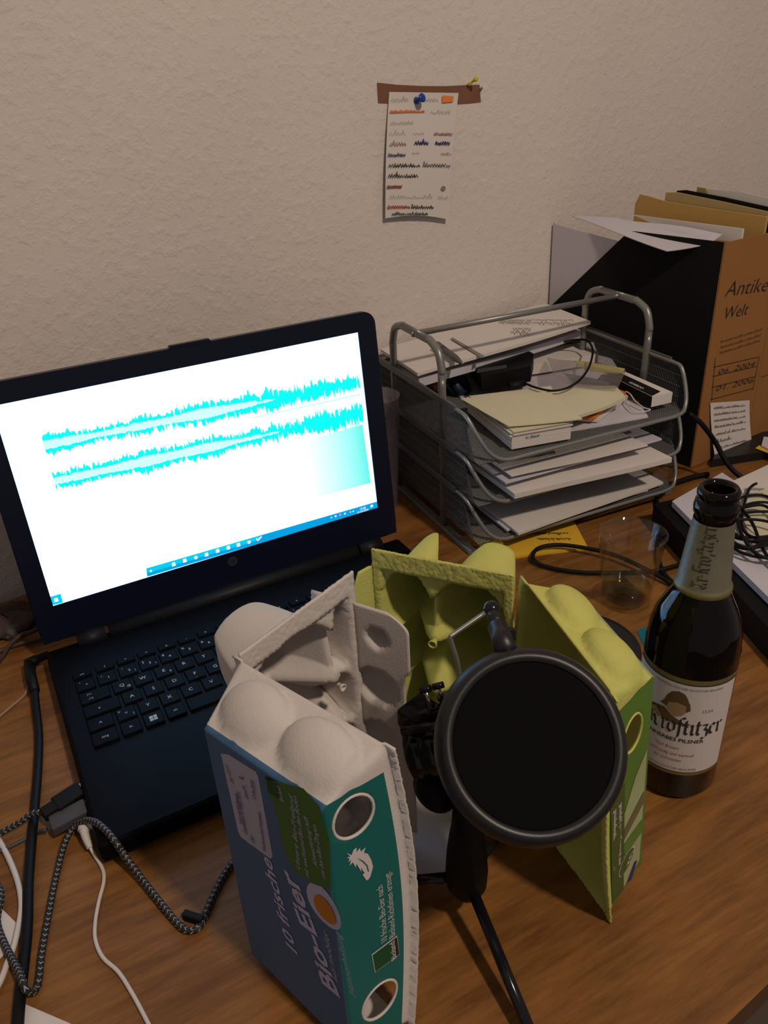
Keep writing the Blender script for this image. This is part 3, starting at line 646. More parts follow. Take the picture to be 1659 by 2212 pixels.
fe = [(752, 1845), (763, 1850), (768, 1838), (775, 1834), (774, 1844), (782, 1835), (784, 1843), (795, 1834), (791, 1846), (800, 1848), (808, 1862), (812, 1877), (806, 1898), (800, 1906), (796, 1905), (788, 1893), (793, 1890), (784, 1878), (786, 1888), (774, 1869), (773, 1878), (766, 1866), (759, 1873), (762, 1860), (756, 1866), (758, 1857), (752, 1856), (760, 1853)]
sprint('feather_print', [sidepx(*p, c, nL, DL, TP, BOW) for p in fe], M['pink'])
qv = [(774, 1855), (788, 1862), (798, 1872), (802, 1886), (800, 1886), (796, 1873), (787, 1864)]; sprint('feather_vein', [sidepx(*p, c, nL, DL, TP, BOW) for p in qv], M['teal'], .0017)
# tray and flap
tr = Vector((.184, -.060, 0)); ct = [hb + Vector((.002, .004, 0)), tr, tr + Vector((0, 0, HT + .012)), ht_ + Vector((.002, .004, 0))]
nT = Vector((-.30, .954, 0)).normalized()
carton_tray(gc, ct, nT, .048, [(.008, .055), (.055, .100), (.100, .141), (.141, .197)], .80, (M['pulp'],))
f0 = Vector((.1815, -.0592, .012)); f1 = Vector((.203, -.095, .012)); up = Vector((0, 0, .188))
def profG(zt):
    z = zt * .188
    if z > .176: return 1 - .35 * ((z - .176) / .012) ** 2
    return .90 if .118 < z < .142 else (.90 + .1 * min(1, (z - .142) / .004) if z >= .142 else .90 + .1 * min(1, (.118 - z) / .010))
nFl = Vector((.88, .48, 0)).normalized()
flap(gc, [f0, f1, f1 + up, f0 + up], nFl, profG, [(.019, .166, .0088, .012), (.017, .125, .0160, .011), (.017, .080, .0160, .011), (.017, .034, .0160, .011)], (M['pulp'],))
# ---------------- green carton
gg = thing('egg_carton', (.27, -.12, 0), 'yellow-green egg carton standing on end with green printed lid', 'egg carton')
P2 = (M['pulpg'], M['gpale'], M['gprint'])
hb2, ht2 = Vector((.290, -.100, 0)), Vector((.281, -.105, .206)); nb2, nt2 = Vector((.280, -.207, 0)), Vector((.262, -.2065, .198))
c2 = [hb2, nb2, nt2, ht2]; nG = Vector((.985, .10, 0)).normalized(); HT2 = .2
cH = []
lidN, sfN, ffN, wN, hN = carton_lid(gg, c2, nG, .040, .009, .014, .018, .012, .006, P2, [(.158, .022, .0145, .0085)], domeh=.012)
ring = [sfN(.158 + .0147 * math.sin(t), .022 + .0087 * math.cos(t), -.0002) for t in [2 * math.pi * k / 28 for k in range(29)]]
obj('hole_rim', tube(ring, .0009, 6, cap=False), M['pulpg'], gg, True)
def gp(name, pts, m, off): return mesh_obj(name, [sfN(z, d, off) for z, d in pts], [tuple(range(len(pts)))], m, lidN)
gp('dark_strip', [(.01, .005), (.01, .018), (.12, .018), (.12, .005)], M['olive'], .0012)
gp('photo_print', [(.012, .0185), (.02, .037), (.13, .038), (.115, .028), (.09, .0185)], M['gpale'], .0012)
gp('photo_print_shade', [(.075, .019), (.092, .037), (.080, .038), (.064, .0185)], mat('print_brown', (.16, .13, .06), .6), .0015)
gp('photo_print_grass', [(.046, .019), (.050, .038), (.064, .037), (.060, .0185)], M['gprint'], .0015)
for dd, s in ((.0085, '10 Eier aus Freilandhaltung'), (.0135, 'aus kontrollierter Haltung')):
    Vt, Ft = text_on(lambda a, b: sfN(.044 + a, dd + b, .0015), s, 0, 0, .0040, .015, width=.062); mesh_obj('printed_text', Vt, Ft, M['pink'], lidN)
gp('oval_seal', [(.038 + .0085 * math.sin(t) + .004 * math.cos(t), .0215 + .0085 * math.cos(t)) for t in [2 * math.pi * k / 24 for k in range(24)]], M['pink'], .0016)
gp('oval_ground', [(.038 + .0078 * math.sin(t) + .004 * math.cos(t), .0215 + .0078 * math.cos(t)) for t in [2 * math.pi * k / 24 for k in range(24)]], M['olive'], .0018)
Vt, Ft = text_on(lambda a, b: sfN(.034 + a, .0205 + b * 1.3 + a * .5, .002), 'KAT', 0, 0, .0048, .02); mesh_obj('printed_text', Vt, Ft, M['pink'], lidN)
gp('blue_mark', [(.013, .022), (.026, .031), (.024, .034), (.010, .027)], M['iknb'], .0016)
# tray and wing
tl = Vector((.217, -.026, 0)); tR = Vector((.279, -.102, 0))
ctg = [tl, tR, tR + Vector((-.004, 0, HT)), tl + Vector((-.002, 0, HT))]; nGt = Vector((.787, .617, 0)).normalized()
carton_tray(gg, ctg, nGt, .058, [(.006, .05), (.05, .095), (.095, .142), (.142, .196)], .42, (M['pulpg'],), rough=.0004)
obj('cone_hole', lathe([(.0028, -.001), (.0034, .001), (.0024, .0012), (.0020, -.004)], P(935, 1391, .1415), 16, axis=-nGt), M['pulpg'], gg, True)
obj('cone_hole', lathe([(.0022, -.001), (.0028, .001), (.0019, .0012), (.0016, -.004)], P(740, 1485, .146), 16, axis=-nT), M['pulp'], gc, True)
w0 = Vector((.216, -.025, .012)); w1 = Vector((.198, -.030, .012)); up = Vector((0, 0, .184))
flap(gg, [w0, w1, w1 + up, w0 + up], Vector((.45, -.89, 0)), lambda zt: 1 - .3 * max(0, (zt - .9) / .1) ** 2, [], (M['pulpg'],))
# ================================================================== TRIPOD, MICROPHONE, POP FILTER
st = thing('tabletop_tripod', (.203, -.157, 0), 'small black tabletop tripod holding the microphone between the egg cartons', 'tripod')
hub = Vector((.2035, -.157, 0))
obj('hub', lathe([(.001, .022), (.009, .022), (.0128, .030), (.0135, .042), (.0125, .060), (.0112, .072), (.0095, .084), (.0085, .098), (.001, .098)], hub, 40), M['blk'], st, True)
tips = [Vector((.188, -.256, .0035)), Vector((.155, -.108, .0035)), Vector((.262, -.118, .0035))]
for t in tips:
    s = hub + Vector((0, 0, .036)); dr = (t - s).normalized(); s = s + dr * .010
    lg = obj('leg', tube([s, t], .0036, 14), M['blkg'], st, True)
    obj('leg_cap', tube([t - dr * .006, t], .0046, 14), M['blk'], lg, True)
mc = thing('microphone', (.21, -.12, .08), 'black microphone lying sideways in its shock mount behind the pop filter', 'microphone')
m0, m1 = P(884, 1624, .112), P(1040, 1592, .128); ax = (m1 - m0).normalized(); Lm = (m1 - m0).length
obj('body', lathe([(.001, 0), (.014, .0008), (.0185, .003), (.0190, .010), (.0178, .011), (.0178, .0125), (.0192, .0135), (.0192, .021), (.0182, .022), (.0182, .023), (.0190, .024), (.0190, Lm), (.001, Lm)], m0, 44, axis=ax), M['blkg'], mc, True)
obj('grille', lathe([(.0194, .028), (.0196, .029), (.0196, .034), (.0194, .035)], m0, 44, axis=ax), M['satin'], mc, True)
for k, (a, b) in enumerate((((868, 1560), (985, 1515)), ((868, 1580), (985, 1560)))):
    obj('shock_mount_bar', tube([P(a[0], a[1], .140), P(b[0], b[1], .150)], .0028, 10), M['blkg'], mc, True)
obj('clamp_block', box(P(905, 1545, .138), (.022, .018, .014), rz=.3, bev=.002), M['blk'], mc)
for u, v, u2, v2 in ((920, 1492, 930, 1528), (947, 1484, 956, 1512)):
    a, b = P(u, v, .163), P(u2, v2, .152); k_ = obj('thumb_screw', tube([a, b], .0011, 8), M['chrome'], mc, True)
    obj('screw_head', tube([a - ax * .0034 + (a - b).normalized() * .001, a + ax * .0034 + (a - b).normalized() * .001], .0021, 10), M['blkg'], k_, True)
    obj('nut', tube([b, b + (b - a).normalized() * -.004], .0028, 6), M['blkg'], k_)
obj('stand_clip', lathe([(.001, -.010), (.011, -.009), (.016, -.003), (.016, .003), (.011, .009), (.001, .010)], P(945, 1700, .088), 28, axis=Vector((.3, -.4, .8))), M['blk'], mc, True)
obj('neck', tube([P(1000, 1700, .088), hub + Vector((0, 0, .090))], .008, 14), M['blk'], mc, True)
pf_ = thing('pop_filter', (.217, -.198, .178), 'round black pop filter disc clipped in front of the microphone', 'pop filter')
PC = P(1150, 1607, .187); camdir = (CAMP - PC).normalized(); PN = (camdir + (CR @ Vector((1, 0, 0))) * .20 + (CR @ Vector((0, 1, 0))) * .02).normalized()
RF = .0494
obj('hoop', lathe([(RF * .825, .0036), (RF * .850, .0050), (RF * .91, .0050), (RF * .95, .0028), (RF * .985, -.0010), (RF, -.0050), (RF * .995, -.0085), (RF * .97, -.0095), (RF * .93, -.0090), (RF * .82, -.004), (RF * .815, 0), (RF * .825, .0036)], PC, 96, axis=PN), M['satin'], pf_, True)
obj('mesh_screen', lathe([(.0002, .0030), (RF * .5, .0030), (RF * .80, .0028), (RF * .832, .0026), (RF * .832, -.001), (.0002, -.001)], PC, 96, axis=PN), M['foam'], pf_, True)
bl = P(1062, 1316, .220); sc = PP(1092, 1402, PC + PN * -.004, PN)
tb = sc + (sc - PC).normalized() * -.002
obj('socket', merge([tube([tb, tb.lerp(bl, .60)], [.0060, .0054], 24), tube([tb.lerp(bl, .58), bl], [.0040, .0034], 20)]), M['satin'], pf_, True)
obj('ball_joint', ball(bl, .0050, 24), M['blkg'], pf_, True)
g1 = P(972, 1375, .214); g2 = P(992, 1452, .190); g3 = hub + Vector((.002, .006, .095))
rod = [P(1047, 1324, .221), g1 + (bl - g1) * .12, g1 * .985 + (bl * .0075 + g2 * .0075), g1 + (g2 - g1) * .12, g2, g2 * .5 + g3 * .5 + Vector((.004, .006, 0)), g3]
obj('bent_rod', tube(spline(rod, 6), .0013, 10), M['metal'], pf_, True)
obj('side_lug', box(P(1100, 1368, .214), (.006, .006, .009), frame=CR, bev=.0006), M['blk'], pf_)
# ================================================================== BEER BOTTLE
n0 = Vector((.402 - CAMP.x, -.15 - CAMP.y, 0)).normalized(); s0 = Vector((n0.y, -n0.x, 0))
BB = Vector((.402, -.150, 0)) + n0 * .012 + s0 * -.0075
bt = thing('beer_bottle', tuple(BB), 'brown glass beer bottle with silver neck foil and white label', 'bottle')
RB = .0318
prof = [(.001, .002), (.026, .0), (.0295, .0015), (RB, .006), (RB, .118), (RB - .0003, .122), (RB, .1265), (RB - .0006, .130), (.0308, .138), (.0285, .148), (.0245, .158), (.0205, .166), (.0180, .173), (.0165, .182), (.0125, .222), (.0122, .228), (.0136, .230), (.0140, .234), (.0132, .2385), (.0118, .2395), (.0118, .2405), (.0131, .2425), (.0131, .2460), (.0118, .2480), (.0098, .2478), (.0086, .245), (.0084, .225)]
obj('glass', lathe(prof, BB, 72), M['bottle'], bt, True)
obj('neck_foil', lathe([(.0176, .1730), (.0186, .1735), (.0186, .1765), (.0179, .1775), (.0171, .1790), (.0131, .2230), (.0128, .2255)], BB, 72), M['foil'], bt, True)
obj('foil_edge', lathe([(.01865, .1733), (.0189, .1745), (.0188, .1762), (.0183, .1770)], BB, 72), M['gold'], bt, True)
toc = math.atan2(CAMP.y - BB.y, CAMP.x - BB.x)
def cyl(r, base_ang):
    def fn(a, z, off=0.0): t = base_ang + a / r; return BB + Vector(((r + off) * math.cos(t), (r + off) * math.sin(t), z))
    return fn
cf = cyl(RB, toc)   # a>0 runs to the right in the picture
def wrap(name, a0, a1, z0, z1, off, m, n=40):
    V = []; Fc = []
    for i in range(n + 1): a = a0 + (a1 - a0) * i / n; V += [cf(a, z0, off), cf(a, z1, off)]
    for i in range(n): k = 2 * i; Fc.append((k, k + 2, k + 3, k + 1))
    return mesh_obj(name, V, Fc, m, bt, True)
sh = .004
wrap('label_border', -.048 + sh, .0375 + sh, .0275, .1165, .0002, M['gold'])
wrap('label_line', -.046 + sh, .0355 + sh, .0305, .1125, .0004, M['ink'])
lab = wrap('label', -.0455 + sh, .0350 + sh, .0312, .1118, .0006, M['blab'])
def lf(off): return lambda a, z: cf(a, z, off)
def ltxt(s, a, z, size, m, width=None, bold=0, shear=0): 
    V, Fc = text_on(lf(.0008), s, a, z, size, bold, shear, width=width); mesh_obj('label_text', V, Fc, m, lab)
V_, F_ = blackletter(lf(.0010), 'Krostitzer', -.0215, .0680, .0098, width=.0525, w=.21); mesh_obj('label_name', V_, F_, M['ink'], lab)
ltxt('FEINHERBES PILSNER', -.0250, .0600, .0046, M['ink'], .044, .015)
ltxt('DIE BIERBRAUEREI DER KROSTITZER BRAUEREI', -.0200, .1075, .0026, M['inkg'], .046); ltxt('AUS DER KROSTITZER BRAUEREI', -.0230, .0330, .0028, M['inkg'], .040)
ltxt('1534', .0135, .0880, .0042, M['inkg']); ltxt('SEIT', -.0290, .0905, .0040, M['inkg'])
for s, a, z, w in (('Nach Brauart', -.0135, .0525, .0170), ('vollmundig und wertvoll', -.0170, .0465, .0310), ('der Schweden', -.0140, .0410, .0200)): ltxt(s, a, z, .0040, M['purple'], w, 0, .3)
def portrait(pts, m, off):
    a0, a1 = min(p[0] for p in pts), max(p[0] for p in pts); n = 24; V = []; Fc = []
    def cuts(a):
        zs = []
        for (xa, za), (xb, zb) in zip(pts, pts[1:] + pts[:1]):
            if (xa <= a) != (xb <= a): zs.append(za + (zb - za) * (a - xa) / (xb - xa))
        return sorted(zs)
    for i in range(n):
        x0 = a0 + (a1 - a0) * (i + .02) / n; x1 = a0 + (a1 - a0) * (i + .98) / n; c0, c1 = cuts(x0), cuts(x1); x0 -= (a1 - a0) * .02 / n; x1 += (a1 - a0) * .02 / n
        if len(c0) != len(c1): cm = cuts((x0 + x1) / 2); c0 = c1 = cm
        for k in range(0, len(c0) - 1, 2):
            q = len(V); V.extend([cf(x0, c0[k], off), cf(x1, c1[k], off), cf(x1, c1[k + 1], off), cf(x0, c0[k + 1], off)]); Fc.append((q, q + 1, q + 2, q + 3))
    mesh_obj('portrait_print', V, Fc, m, lab)
portrait([(-.0225, .0850), (-.0155, .0870), (-.0110, .0875), (-.006, .083), (.0010, .0795), (.0068, .0755), (.0068, .0745), (-.004, .0765), (-.010, .0770), (-.018, .0800), (-.0240, .0820)], M['brown'], .0008)
portrait([(-.0200, .0838), (-.0165, .0850), (-.0120, .0790), (-.0125, .0770), (-.0185, .0790), (-.0210, .0815)], M['tan'], .0010)
portrait([(-.0145, .0905), (-.0115, .0935), (-.0105, .0985), (-.0075, .1035), (-.0030, .1055), (.0010, .1040), (.0035, .1000), (.0040, .0975), (.0060, .0950), (.0062, .0900), (.0035, .0880), (-.004, .0885), (-.0095, .0890)], M['brown'], .0009)
portrait([(-.0085, .0935), (-.0030, .0955), (.0030, .0940), (.0035, .0880), (.0015, .0850), (-.0030, .0835), (-.0070, .0850), (-.0095, .0890)], M['tan'], .0011)
# name running up the neck; dark strokes paint the shade of its embossing
def neckfn(a, b):
    z = .1815 + a; r = .0171 + (.0131 - .0171) * (z - .179) / (.223 - .179) + .00035; t = toc + (-.0015 - b) / r * 1.0
    return BB + Vector((r * math.cos(t), r * math.sin(t), z))
V_, F_ = blackletter(neckfn, 'Ur-Krostitzer', -.0015, -.0040, .0064, width=.0455, w=.20); mesh_obj('embossed_name_shade', V_, F_, mat('foil_shadow', (.045, .04, .03), .6), bt)
def neck2(a, b): p = neckfn(a + .0002, b + .0004); return p + (Vector((p.x, p.y, 0)) - Vector((BB.x, BB.y, 0))).normalized() * .0004

# ================================================================== DRINKING GLASS, BLACK DISC
gb = P(1350, 1296, 0)
gl = thing('drinking_glass', tuple(gb), 'clear drinking glass almost empty beside the beer bottle', 'glass')
obj('glass_wall', lathe([(.001, 0), (.0235, 0), (.0250, .002), (.0268, .03), (.0325, .079), (.0333, .0800), (.0318, .0797), (.0255, .03), (.0235, .0075), (.001, .0065)], gb, 64), M['glass'], gl, True)
obj('drink', lathe([(.0008, .0068), (.0233, .0078), (.0244, .018), (.0008, .018)], gb, 64), M['liquid'], gl, True)
dc = Vector((.447, .012, 0))
tag(obj('coaster', lathe([(.001, 0), (.052, 0), (.0535, .0015), (.0535, .003), (.052, .0045), (.047, .0040), (.001, .0040)], dc, 64), M['satin'], None, True), 'round flat black disc on the desk behind the green carton', 'coaster')
tag(obj('card_scrap', prism([P(1376, 1365), P(1400, 1352), P(1400, 1395), P(1390, 1395)], (0, 0, .0006)), M['tealp']), 'small teal card corner beside the beer bottle', 'card')
# ================================================================== DOCUMENT TRAYS
TA = R_(-3.5); TX = Vector((math.cos(TA), math.sin(TA), 0)); TY = Vector((-math.sin(TA), math.cos(TA), 0)); T0 = Vector((.449, .192, 0)); TW, TD = .292, .240
def T(x, y, z): return T0 + TX * x + TY * y + Vector((0, 0, z))
dt = thing('document_tray', tuple(T(TW / 2, TD / 2, 0)), 'three-tier grey metal mesh letter tray full of papers by the wall', 'document tray')
dt.rotation_euler = (0, 0, 0)
YA, YB, ZT = .082, .205, .226
for nm, x in (('end_frame', .004), ('end_frame', TW - .002)):
    r = .026
    pts = [T(x, YA, .002), T(x, YA, ZT - r), T(x, YA + r * .3, ZT - r * .3), T(x, YA + r, ZT), T(x, YB - r, ZT), T(x, YB - r * .3, ZT - r * .3), T(x, YB, ZT - r), T(x, YB, .002)]
    sp = [pts[0], pts[1] - Vector((0, 0, .02))] + spline([pts[1] - Vector((0, 0, .004)), pts[1], pts[2], pts[3], pts[3] + TY * .004], 5) + spline([pts[4] - TY * .004, pts[4], pts[5], pts[6], pts[6] - Vector((0, 0, .004))], 5) + [pts[7]]
    obj(nm, tube(sp, .0045, 14), M['metal'], dt, True)
    obj('foot_rail', box(T(x, .14, .0035), (.010, .25, .006), rz=TA, bev=.001), M['metal'], dt)
    obj('screw', lathe([(.0003, .0018), (.0018, .0015), (.0024, 0), (.0024, -.002)], T(x + (-.0035 if x < .1 else -.0040), (YA + YB) / 2 - .002, ZT), 14, axis=-TX), M['chrome'], dt, True)
obj('carry_bar', tube([T(0, (YA + YB) / 2, ZT - .001), T(TW, (YA + YB) / 2, ZT - .001)], .0035, 14), M['metal'], dt, True)
def tray_unit(zf):
    BW = .00085
    rh = .050; cr = .030
    # continuous rim wire: back rail, side rails, curved drop to the front lip
    L = [T(.0, TD, zf + rh), T(.0, .03, zf + rh)]
    left = [T(0, .035, zf + rh), T(.001, .022, zf + rh - .003), T(.008, .010, zf + rh * .55), T(.018, .002, zf + .010), T(.034, -.002, zf + .001), T(.060, -.002, zf)]
    right = [T(TW - .060, -.002, zf), T(TW - .020, -.002, zf + .001), T(TW - .006, .004, zf + .008), T(TW - .001, .012, zf + rh * .5), T(TW, .024, zf + rh - .003), T(TW, .038, zf + rh)]
    rim = [T(0, TD, zf + rh), T(0, .06, zf + rh)] + spline(left, 6) + spline(right, 6) + [T(TW, .06, zf + rh), T(TW, TD, zf + rh), T(TW * .5, TD, zf + rh), T(0, TD, zf + rh)]
    u = obj('letter_tray', tube(rim, .0024, 10), M['metal'], dt, True)
    V = []; Fc = []
    def bar(a, b, w=.0007):
        v, f = tube([a, b], w, 4, cap=False); n = len(V); V.extend(v); Fc.extend([tuple(i + n for i in q) for q in f])
    n = 96
    for i in range(n + 1):
        x = .006 + (TW - .012) * i / n; bar(T(x, .002, zf), T(x, TD, zf)); bar(T(x, TD, zf), T(x, TD, zf + rh))
    for i in range(72): y = .004 + (TD - .006) * i / 71; bar(T(.004, y, zf), T(TW - .004, y, zf))
    fl = mesh_obj('mesh_floor', V, Fc, M['dmetal'], u); fl['kind'] = 'stuff'
    V = []; Fc = []
    for x in (.0, TW):
        s = 1 if x == 0 else -1
        for i in range(84):
            y = .012 + (TD - .014) * i / 83; top = rh if y > .026 else rh * (.45 + .55 * (y - .012) / .014)
            bar(T(x + s * .004, y, zf), T(x, y + .002, zf + top), .00052)
        for k in range(1, 4): bar(T(x + s * .004 * (1 - k / 4), .02, zf + rh * k / 4), T(x + s * .004 * (1 - k / 4), TD, zf + rh * k / 4), .0005)
    sd = mesh_obj('mesh_side', V, Fc, M['dmetal'], u); sd['kind'] = 'stuff'
    for x in (-.0008, TW + .0008): obj('side_rail', box(T(x, TD / 2 + .018, zf + rh + .0005), (.0035, TD - .05, .0075), rz=TA, bev=.0006), M['dmetal'], u)
ZF = (.118, .068, .020)
for zf in ZF: tray_unit(zf)
# ---------------- things lying in the trays
def psheet(name, px, z, t, m, label, cat='paper', group=None, sag=.0012, seed=0, dz=(0, 0, 0, 0), **k):
    o = sheet(name, [P(*p, z + d) for p, d in zip(px, dz)], t, m, sag=sag, seed=seed, **k); return tag(o, label, cat, group)
def marks(fn, specs, parent=None):
    for x0, x1, y, h, kind, w, m, sd in specs: mesh_obj('handwriting', *scribble(fn, x0, x1, y, h, kind, w, sd), M[m], parent)
z0 = ZF[0] + .003
psheet('paper_sheet', [(1110, 950), (1400, 900), (1300, 740), (960, 830)], z0, .002, M['paperl'], 'broad white sheet lying flat at the bottom of the top tray', sag=.0004)
psheet('paper_stack', [(1060, 800), (1292, 765), (1282, 738), (1000, 765)], .140, .014, M['paper'], 'white paper stack with ragged edge under the black cable', 'paper stack', sag=.001, seed=2)
psheet('yellow_folder', [(1085, 765), (1262, 728), (1240, 712), (1060, 748)], .1455, .002, M['paley'], 'pale yellow folder edge showing below the top paper stack', 'folder')
psheet('paper_stack', [(905, 822), (1262, 712), (1190, 690), (824, 770)], .166, .010, M['paperl'], 'lower creased paper pile at the back of the top tray', 'paper stack', sag=.0015, seed=3)
tp = sheet('letter_sheet', [P(902, 808, .176), P(1276, 694, .185), P(1178, 655, .185), P(822, 752, .178)], .004, M['paper'], sag=.0012, seed=4); tag(tp, 'uppermost handwritten white sheet in the top tray, reaching the wall', 'paper')
ofn = lambda a, b: P(a, b, .1885 - (1200 - a) * .00002)
marks(ofn, [(1108, 1150, 708, 9, 0, .8, 'inkg', 1), (1080, 1240, 690, 6, 0, .6, 'inkg', 2)], tp)
mesh_obj('crease_shade', [P(973, 731, .182), P(978, 729, .182), P(1047, 769, .180), P(1040, 773, .180)], [(0, 1, 2, 3)], M['inkg'], tp)  # grey strip paints the shadow of the fold on the sheet
pn = thing('pen', tuple(P(970, 764, .187)), 'dark ribbed pen lying on the top sheet beside the left frame', 'pen')
a, b = P(944, 744, .188), P(996, 783, .1855); n_ = 26
obj('barrel', tube([a.lerp(b, i / n_) for i in range(n_ + 1)], [.0040 - (.0022 * max(0, i - 20) / 6) + (.0005 if i % 2 else 0) for i in range(n_ + 1)], 12), M['dmetal'], pn, True)
obj('tip', tube([b, b + (b - a).normalized() * .006], [.0016, .0004], 8), M['metal'], pn, True)
ad = thing('adapter', tuple(P(1090, 812, .14)), 'black power adapter box with thin cable in the top tray', 'adapter')
V_, F_ = prism([P(1040, 846, .140), P(1146, 824, .140), P(1152, 797, .140), P(1128, 782, .140), P(1010, 800, .140)], (0, 0, .020)); obj('housing', (V_, F_), M['blk'], ad)
V_, F_ = prism([P(1030, 806, .1604), P(1095, 795, .1604), P(1094, 788, .1604), P(1032, 798, .1604)], (0, 0, .0004)); obj('badge', (V_, F_), M['greyp'], ad)
obj('cable_plug', tube([P(1100, 835, .147), P(1134, 828, .147)], [.005, .0035], 12), M['blk'], ad, True)
obj('cable', tube(spline([P(*q) for q in ((1134, 828, .147), (1160, 838, .147), (1195, 844, .148), (1230, 836, .150), (1258, 815, .153), (1275, 786, .157), (1280, 755, .160), (1268, 736, .162), (1240, 734, .160), (1205, 741, .156), (1170, 745, .152), (1140, 742, .150))], 6), .0014, 8), M['blk'], ad, True)
tr_ = tag(obj('tape_roll', lathe([(.010, 0), (.016, 0), (.016, .012), (.010, .012), (.010, 0)], P(985, 836, .128), 28, axis=Vector((.5, -.6, .6))), mat('navy_vinyl', (.01, .02, .05), .5), None, True), 'dark navy tape roll half hidden behind the tray post', 'tape roll')
tag(obj('eraser', ball(P(945, 835, .135), .006), mat('skin_orange', (.45, .17, .08), .6), None, True), 'small orange eraser in the top tray beside the left post', 'eraser')
# note card pile
zb = z0 + .001
pc = [P(1105, 971, zb), P(1232, 948, zb), P(1185, 868, zb), P(1010, 890, zb)]
def pile(i, lo, hi, m, name, label, cat, jig=(0, 0)):
    j = Vector((jig[0], jig[1], 0)); V, Fc = prism([z_(p, lo) + j for p in pc], (0, 0, hi - lo)); return tag(mesh_obj(name, V, Fc, m), label, cat)
pile(0, 0, .0075, M['paper'], 'booklet', 'thick white booklet at the bottom of the note card pile', 'booklet')
bk = pile(1, .0080, .0135, M['paper'], 'booklet', 'white booklet with blue lettering on its edge under the cream cards', 'booklet', (.001, .001))
e0, e1 = z_(pc[0], .0085) + Vector((.001, .001, 0)), z_(pc[1], .0085) + Vector((.001, .001, 0)); ex_ = (e1 - e0).normalized(); nn = ex_.cross(Vector((0, 0, 1))) * .0004
Vt, Ft = text_on(lambda a, b: e0 + ex_ * a + Vector((0, 0, b)) + nn, 'in dieser', .016, .0006, .0050, .01); mesh_obj('edge_lettering', Vt, Ft, mat('print_blue', (.04, .12, .25), .6), bk)
for i in range(4):
    jx = [(-.002, .001), (.0015, -.001), (-.001, .002), (.002, .0)][i]; h0 = .0142 + i * .0016
    V, Fc = prism([z_(p, h0) + Vector((jx[0], jx[1], 0)) for p in pc], (0, 0, .0012)); tag(mesh_obj('note_card', V, Fc, M['paper'] if i < 2 else M['paperc']), ['lowest white note card lying right on the blue-lettered booklet', 'upper of the two white note cards in the pile', 'lower cream note card just above the white cards', 'cream note card directly under the topmost sticking-out card'][i], 'note card', 'note cards in the top tray')
psheet('note_card', [(1098, 921), (1258, 905), (1186, 846), (994, 861)], zb + .0235, .0012, M['paperc'], 'topmost cream note card, its corner sticking out to the right', 'note card', sag=.0003, curl=.0006)
psheet('cream_sheet', [(1240, 903), (1352, 858), (1330, 832), (1140, 846)], .142, .004, M['paperc'], 'cream paper bundle right of the note cards', 'paper', seed=6)
ob = thing('orange_box', tuple(P(1300, 880, z0)), 'narrow orange and white pack beside the cream papers', 'box')
V, Fc = prism([P(1246, 905, z0 + .006), P(1282, 908, z0 + .006), P(1352, 853, z0 + .006), P(1330, 846, z0 + .006)], (0, 0, .004)); mesh_obj('lid', V, Fc, M['orange'], ob)
V, Fc = prism([P(1248, 910, z0 + .0015), P(1290, 912, z0 + .0015), P(1362, 857, z0 + .0015), P(1332, 850, z0 + .0015)], (0, 0, .0044)); mesh_obj('body', V, Fc, M['paper'], ob)
sb = thing('slim_box', tuple(P(1390, 850, z0)), 'slim black and white box with white lettering at the tray right side', 'box')
zt = .140; tA, tB, tC, tD = P(1409, 857, zt), P(1453, 847, zt), P(1351, 803, zt), P(1318, 812, zt)
V, Fc = prism([tA, tB, tC, tD], (0, 0, -.013)); mesh_obj('carton', V, Fc, [M['paper'], M['board']], sb, mids=[0, 0, 0, 0, 0, 1])
V, Fc = prism([tA.lerp(tB, .02) + (tD - tA) * .02, tA.lerp(tB, .62) + (tD - tA) * .10, tD.lerp(tC, .66), tD.lerp(tC, .02)], (0, 0, .0004)); mesh_obj('black_panel', V, Fc, M['board'], sb)
ey_ = (tA - tD).normalized(); ex2 = (tD - tA).normalized(); yv = (tB - tA).normalized()
pt = tA + (tD - tA) * .25 + yv * .006
Vt, Ft = text_on(lambda a, b: tD + (tA - tD) * .38 + (tA - tD).normalized() * a * 1.0 + yv * (.004 + b) + Vector((0, 0, .0008)), 'GORROO', 0, 0, .0060, .02); mesh_obj('lettering', Vt, Ft, M['paper'], sb)
pou = thing('plastic_pouch', tuple(P(1270, 800, .15)), 'clear plastic pouch with yellow strip on the papers', 'pouch')
o = sheet('film', [P(1200, 830, .147), P(1335, 838, .148), P(1352, 800, .150), P(1182, 768, .150)], .0005, M['plastic'], pou, sag=.003, seed=8)
o = sheet('yellow_strip', [P(1265, 800, .1455), P(1345, 806, .1455), P(1350, 796, .1455), P(1240, 778, .1455)], .0006, M['paley'], pou, sag=.0004)
o = sheet('dark_strip', [P(1290, 820, .1450), P(1335, 828, .1450), P(1345, 812, .1450), P(1300, 808, .1450)], .0006, mat('dark_red_strip', (.07, .02, .03), .6), pou, sag=.0002)
tag(obj('string_loop', tube(spline([P(*q) for q in ((1352, 845, .137), (1362, 852, .136), (1372, 866, .130), (1390, 880, .127), (1405, 885, .126), (1390, 889, .125), (1368, 888, .125), (1355, 872, .127), (1352, 856, .130))], 6), .0007, 6), M['white'], None, True), 'thin white cord loop beside the slim black and white box', 'cord')
z1_ = ZF[1] + .0035
